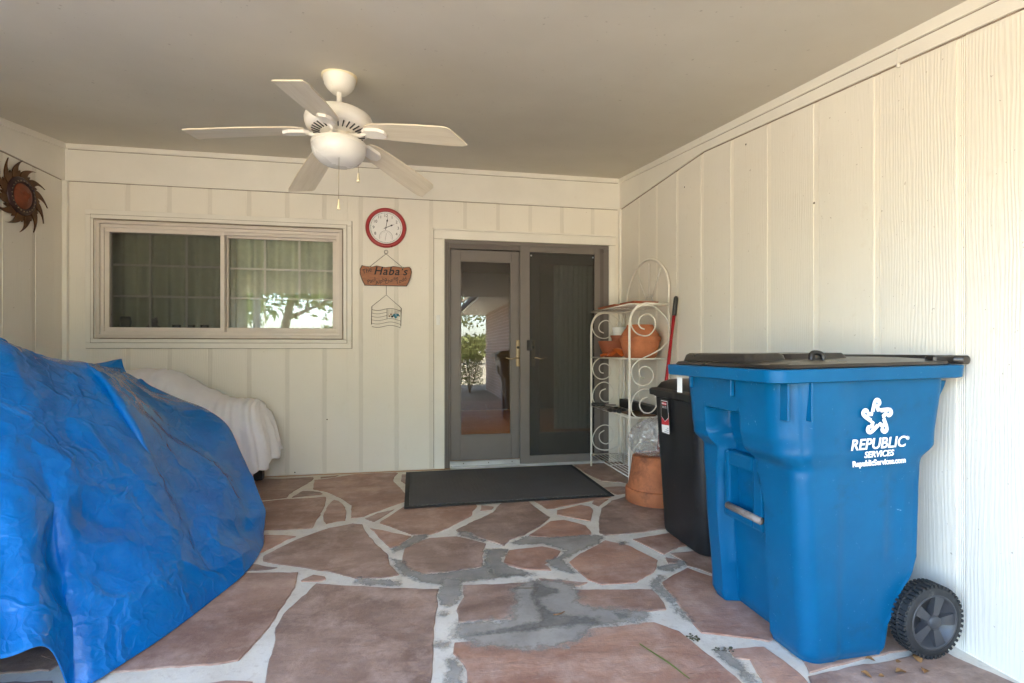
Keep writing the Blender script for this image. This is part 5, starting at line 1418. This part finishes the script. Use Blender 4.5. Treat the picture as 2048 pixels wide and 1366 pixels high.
# ------------------------------------------------------------------ covered bench with a white sheet
bench = thing('covered_bench', 'low dark bench under the white sheet, only its foot showing', 'bench', (-1.72, 4.36, 0))
m = MB(); m.box(-.62, .44, -.20, .20, .30, .40, .01); m.box(-.62, -.1, .02, .2, .40, .78, .02); m.build('seat', M_DARK, bench)
for x in (-.58, .415):
    for y in (-.16, .16):
        m = MB(); m.box(x-.035, x+.035, y-.035, y+.035, 0, .30, .004); m.build('leg', M_DARK, bench)
SH = [  # columns, each from the wall side over the top to the hem
 [(-2.45, 4.56, .84), (-2.45, 4.46, .90), (-2.45, 4.28, .88), (-2.45, 4.10, .70), (-2.45, 4.03, .45), (-2.45, 4.0, .22)],
 [(-2.10, 4.57, .88), (-2.10, 4.48, .915), (-2.10, 4.28, .89), (-2.08, 4.08, .70), (-2.06, 4.02, .45), (-2.05, 3.98, .2)],
 [(-1.93, 4.58, .885), (-1.93, 4.48, .905), (-1.92, 4.28, .86), (-1.90, 4.08, .66), (-1.88, 4.02, .42), (-1.87, 3.98, .17)],
 [(-1.70, 4.58, .765), (-1.70, 4.48, .772), (-1.68, 4.26, .72), (-1.66, 4.09, .56), (-1.64, 4.04, .36), (-1.62, 4.0, .15)],
 [(-1.53, 4.58, .68), (-1.52, 4.46, .688), (-1.50, 4.25, .655), (-1.47, 4.11, .50), (-1.44, 4.06, .32), (-1.42, 4.02, .14)],
 [(-1.39, 4.58, .665), (-1.38, 4.46, .675), (-1.36, 4.27, .645), (-1.32, 4.14, .50), (-1.27, 4.10, .32), (-1.235, 4.08, .135)],
 [(-1.30, 4.59, .64), (-1.29, 4.47, .655), (-1.265, 4.32, .61), (-1.215, 4.22, .48), (-1.175, 4.20, .33), (-1.155, 4.20, .17)],
 [(-1.27, 4.60, .60), (-1.25, 4.52, .60), (-1.215, 4.44, .54), (-1.18, 4.40, .45), (-1.15, 4.38, .33), (-1.125, 4.37, .205)],
 [(-1.25, 4.61, .56), (-1.235, 4.58, .55), (-1.205, 4.55, .50), (-1.175, 4.54, .42), (-1.15, 4.53, .33), (-1.12, 4.52, .235)],
]
Gs = bez_grid(SH, 10, 9)
ns, ms = len(Gs), len(Gs[0])
rows_ = []
for i in range(ns):
    row = []
    for j in range(ms):
        p = Gs[i][j]
        du = Gs[min(i+1, ns-1)][j]-Gs[max(i-1, 0)][j]; dv = Gs[i][min(j+1, ms-1)]-Gs[i][max(j-1, 0)]
        n_ = du.cross(dv).normalized()
        k = j/(ms-1)
        fold = .015*(k**.7)*math.sin(i*.62 + 1.3*math.sin(i*.23) + k*1.2) + .005*math.sin(i*1.33+2*math.sin(i*.31)+j*.04) + .010*noise.noise(Vector((i*.12, j*.05, 2))*1.0) 
        q = p - n_*fold if n_.y > 0 else p + n_*fold
        q.z = max(q.z, .02)
        q.z += (.018*math.sin(i*.5) if k > .9 else 0)*(k-.9)*10
        q.y = min(q.y, D-.014)
        row.append(tuple(q))
    rows_.append(row)
m = MB(); m.grid(rows_); sheet = m.build('white_sheet', M_SHEET, fix=False)
sol = sheet.modifiers.new('thickness', 'SOLIDIFY'); sol.thickness = .003
tag(sheet, 'rumpled white cotton sheet draped over the bench by the back wall', 'sheet')

# ------------------------------------------------------------------ small things on the floor
def blade_strip(name, pts, w, mat, label, cat):
    P = catmull(pts, 5)
    rows_ = []
    N = len(P)
    for i, p in enumerate(P):
        t_ = (P[min(i+1, N-1)]-P[max(i-1, 0)]).normalized()
        s_ = Vector((-t_.y, t_.x, 0)).normalized()*w*(math.sin(PI*(.08+.9*i/(N-1)))**.5)
        rows_.append([tuple(p-s_), tuple(p+Vector((0, 0, .002))), tuple(p+s_)])
    m = MB(); m.grid(rows_)
    m.grid([[(q[0], q[1], q[2]-.001) for q in r][::-1] for r in rows_])
    return tag(m.build(name, mat, fix=False), label, cat)
M_GRASS = simple('green_grass_blade', (.13, .16, .035), .6, .3)
blade_strip('grass_blade', [(.792, 1.735, .004), (.82, 1.66, .006), (.845, 1.60, .005), (.868, 1.52, .004)], .0035, M_GRASS, 'single green grass blade lying on the front flagstone', 'grass blade')
m = MB(); m.tube(catmull([(.418, 2.235, .007), (.45, 2.225, .010), (.49, 2.222, .008), (.53, 2.218, .007)], 4), .0022, 6); tag(m.build('twig', M_BARK), 'thin dark twig on the grey cement smear', 'twig')
m = MB(); m.tube(catmull([(.535, 1.985, .006), (.56, 1.982, .008), (.585, 2.0, .006)], 4), .0025, 6); tag(m.build('twig', M_DRY), 'short brown twig on the pale cement patch', 'twig')
lf_mesh = None
def dry_leaf(x, y, z, s, r, label):
    global lf_mesh
    if lf_mesh is None:
        rows_ = []
        for i in range(7):
            k = i/6; w_ = .35*math.sin(PI*(.05+.9*k))
            rows_.append([(u*w_, k-.5, .16*abs(u)*(.5+math.sin(k*5)*.5)+.08*math.sin(k*4)) for u in (-1, -.5, 0, .5, 1)])
        mm = MB(); mm.grid(rows_); lf_mesh = mm.mesh('dry_leaf', M_DRY)
    o = bpy.data.objects.new('dry_leaf', lf_mesh); o.location = (x, y, z); o.scale = (s, s, s); o.rotation_euler = r
    link(o); tag(o, label, 'leaf', 'dry leaves by the cart wheel')
random.seed(3)
LEAFL = ['leftmost dry leaf along the foot of the blue cart', 'second dry leaf from the left along the foot of the cart', 'third dry leaf from the left along the foot of the cart', 'middle one of the seven dry leaves between cart and wheel',
         'third dry leaf from the right by the cart wheel', 'dry leaf next to the one nearest the cart wheel', 'dry leaf lying nearest the cart wheel']
for k in range(7):
    dry_leaf(1.45+.042*k, random.uniform(1.41, 1.50), .006, random.uniform(.02, .04), (random.uniform(-.3, .3), random.uniform(-.3, .3), random.uniform(0, 6)), LEAFL[k])
def moss(name, cx_, cy_, rx, ry, n, label):
    mm = MB()
    for k in range(n):
        a = random.uniform(0, 2*PI); r = random.random()**.6
        x = cx_+rx*r*math.cos(a); y = cy_+ry*r*math.sin(a); s_ = random.uniform(.002, .0055)
        mm.lathe([(s_, 0), (s_*.8, s_*.5), (0, s_*.8)], (x, y, -.003), 5)
    return tag(mm.build(name, simple('moss_green', (.09, .085, .05), .9, .2, var=.4, vs_=60)), label, 'moss', kind='stuff')
moss('moss', 1.075, 1.655, .045, .022, 45, 'greenish moss in the joint near the blue cart')
moss('moss', 1.01, 1.745, .02, .03, 25, 'small moss tuft in the curved joint')

# ------------------------------------------------------------------ the yard behind the camera (seen in the glass)
def tree(name, x, y, h, crown_r, crown_z, label, mat, n=1500, seed=1, lean=.0, leaf=.16):
    rnd = random.Random(seed)
    t = thing(name, label, 'tree', (x, y, -.1), group='trees across the yard')
    q = MB()
    tr_top = h*.62
    q.tube(catmull([(0, 0, 0), (lean*.3, .05, h*.2), (lean*.6, -.05, h*.42), (lean, 0, tr_top)], 5), h*.026, 10, r1=h*.010)
    tips = []
    for k in range(11):
        a = rnd.uniform(0, 2*PI); z0_ = h*rnd.uniform(.28, .6); L = crown_r*rnd.uniform(.6, 1.0)
        e = (lean*z0_/tr_top+L*math.cos(a), L*math.sin(a), z0_+L*rnd.uniform(.25, .8))
        q.tube(catmull([(lean*z0_/tr_top, 0, z0_), (lean*.7+L*.5*math.cos(a), L*.5*math.sin(a), z0_+L*.2), e], 4), h*.008, 6, r1=h*.003)
        tips.append(e)
    q.build('trunk', M_BARK, t)
    v, f = [], []
    cl = [(Vector(e), crown_r*rnd.uniform(.22, .42)) for e in tips] + [(Vector((lean+rnd.gauss(0, .4)*crown_r, rnd.gauss(0, .4)*crown_r, crown_z+rnd.uniform(-.25, .45)*crown_r)), crown_r*rnd.uniform(.25, .45)) for _ in range(14)]
    for k in range(n):
        c_, r_ = rnd.choice(cl)
        d = Vector((rnd.gauss(0, 1), rnd.gauss(0, 1), rnd.gauss(0, .8))).normalized()*r_*rnd.random()**.4
        p = c_+d
        ax = Vector((rnd.gauss(0, 1), rnd.gauss(0, 1), rnd.gauss(0, 1))).normalized(); bx = ax.orthogonal().normalized()
        s_ = leaf*rnd.uniform(.5, 1.2)
        i0 = len(v)
        v += [p-ax*s_, p+bx*s_*.45, p+ax*s_, p-bx*s_*.45]; f.append((i0, i0+1, i0+2, i0+3))
    q = MB(); q.add(v, f); q.build('crown', mat, t, fix=False)
    return t
for (x_, y_, h_, cr, czz, lab, mt, nn, sd, ln) in (
    (-6.2, -14.0, 9, 3.4, 4.2, 'leaning broad pine mirrored near the middle of the clear pane', M_LEAF, 3000, 1, 1.4),
    (-11.5, -20.0, 8, 3.4, 3.4, 'bushy green tree mirrored in the left of the clear pane', M_LEAF, 3000, 2, .2),
    (-3.2, -19.0, 9, 3.2, 4.6, 'sparse olive tree mirrored in the right of the clear pane', M_LEAF2, 1500, 3, -.4),
    (1.3, -17.0, 11, 3.2, 6.5, 'grey-barked tree mirrored at the left edge of the door glass', M_LEAF2, 1800, 4, .3),
    (-16, -27, 11, 4.6, 4.8, 'far green tree at the edge of the yard', M_LEAF, 4200, 5, 0),
    (5.5, -30, 12, 4.8, 5.0, 'far olive tree beyond the brick wing', M_LEAF2, 4200, 6, 0),
    (-1.5, -31, 11, 4.6, 4.5, 'far dark tree straight across the yard', M_LEAF, 4200, 8, 0),
    (-20, -19, 9, 3.8, 3.8, 'low green tree at the far left of the yard', M_LEAF, 3600, 7, 0)):
    tree('yard_tree', x_, y_, h_, cr, czz, lab, mt, nn, sd, ln, .2)
rnd_ = random.Random(12)
hv, hf = [], []
for k in range(15000):
    x = rnd_.uniform(-75, 60); y = -46 + rnd_.gauss(0, 2.5); zt = 2.6+1.6*noise.noise(Vector((x*.16, 0, 1)))+1.2*noise.noise(Vector((x*.6, 0, 4)))
    z = zt*rnd_.random()**.8
    p_ = Vector((x, y, z)); ax = Vector((rnd_.gauss(0, 1), rnd_.gauss(0, 1), rnd_.gauss(0, 1))).normalized(); bx = ax.orthogonal(); s_ = rnd_.uniform(.2, .5)
    i0 = len(hv); hv += [p_-ax*s_, p_+bx*s_*.5, p_+ax*s_, p_-bx*s_*.5]; hf.append((i0, i0+1, i0+2, i0+3))
m = MB(); m.add(hv, hf); tag(m.build('far_wood', M_LEAF2, fix=False), 'far-off line of woods beyond the yard', 'wood', kind='stuff')
def shrub(x, y, h, label, seed):
    rnd = random.Random(seed)
    t = thing('shrub', label, 'shrub', (x, y, -.09))
    q = MB()
    for k in range(14):
        a = rnd.uniform(0, 2*PI)
        q.tube(catmull([(0, 0, 0), (.12*math.cos(a), .12*math.sin(a), h*.4), (.3*math.cos(a), .3*math.sin(a), h*rnd.uniform(.7, 1))], 4), .008, 5, r1=.003)
    q.build('stem', M_BARK, t)
    v, f = [], []
    for k in range(900):
        a = rnd.uniform(0, 2*PI); r = .36*rnd.random()**.5; z = h*(.25+.8*rnd.random())
        p = Vector((r*math.cos(a), r*math.sin(a), z)); ax = Vector((rnd.gauss(0, 1), rnd.gauss(0, 1), rnd.gauss(0, 1))).normalized(); bx = ax.orthogonal()
        s_ = .03; i0 = len(v); v += [p-ax*s_, p+bx*s_*.5, p+ax*s_, p-bx*s_*.5]; f.append((i0, i0+1, i0+2, i0+3))
    q = MB(); q.add(v, f); q.build('foliage', M_LEAF, t, fix=False)
shrub(1.35, -4.2, 1.0, 'small dark shrub beside the brick wing mirrored in the door glass', 3)
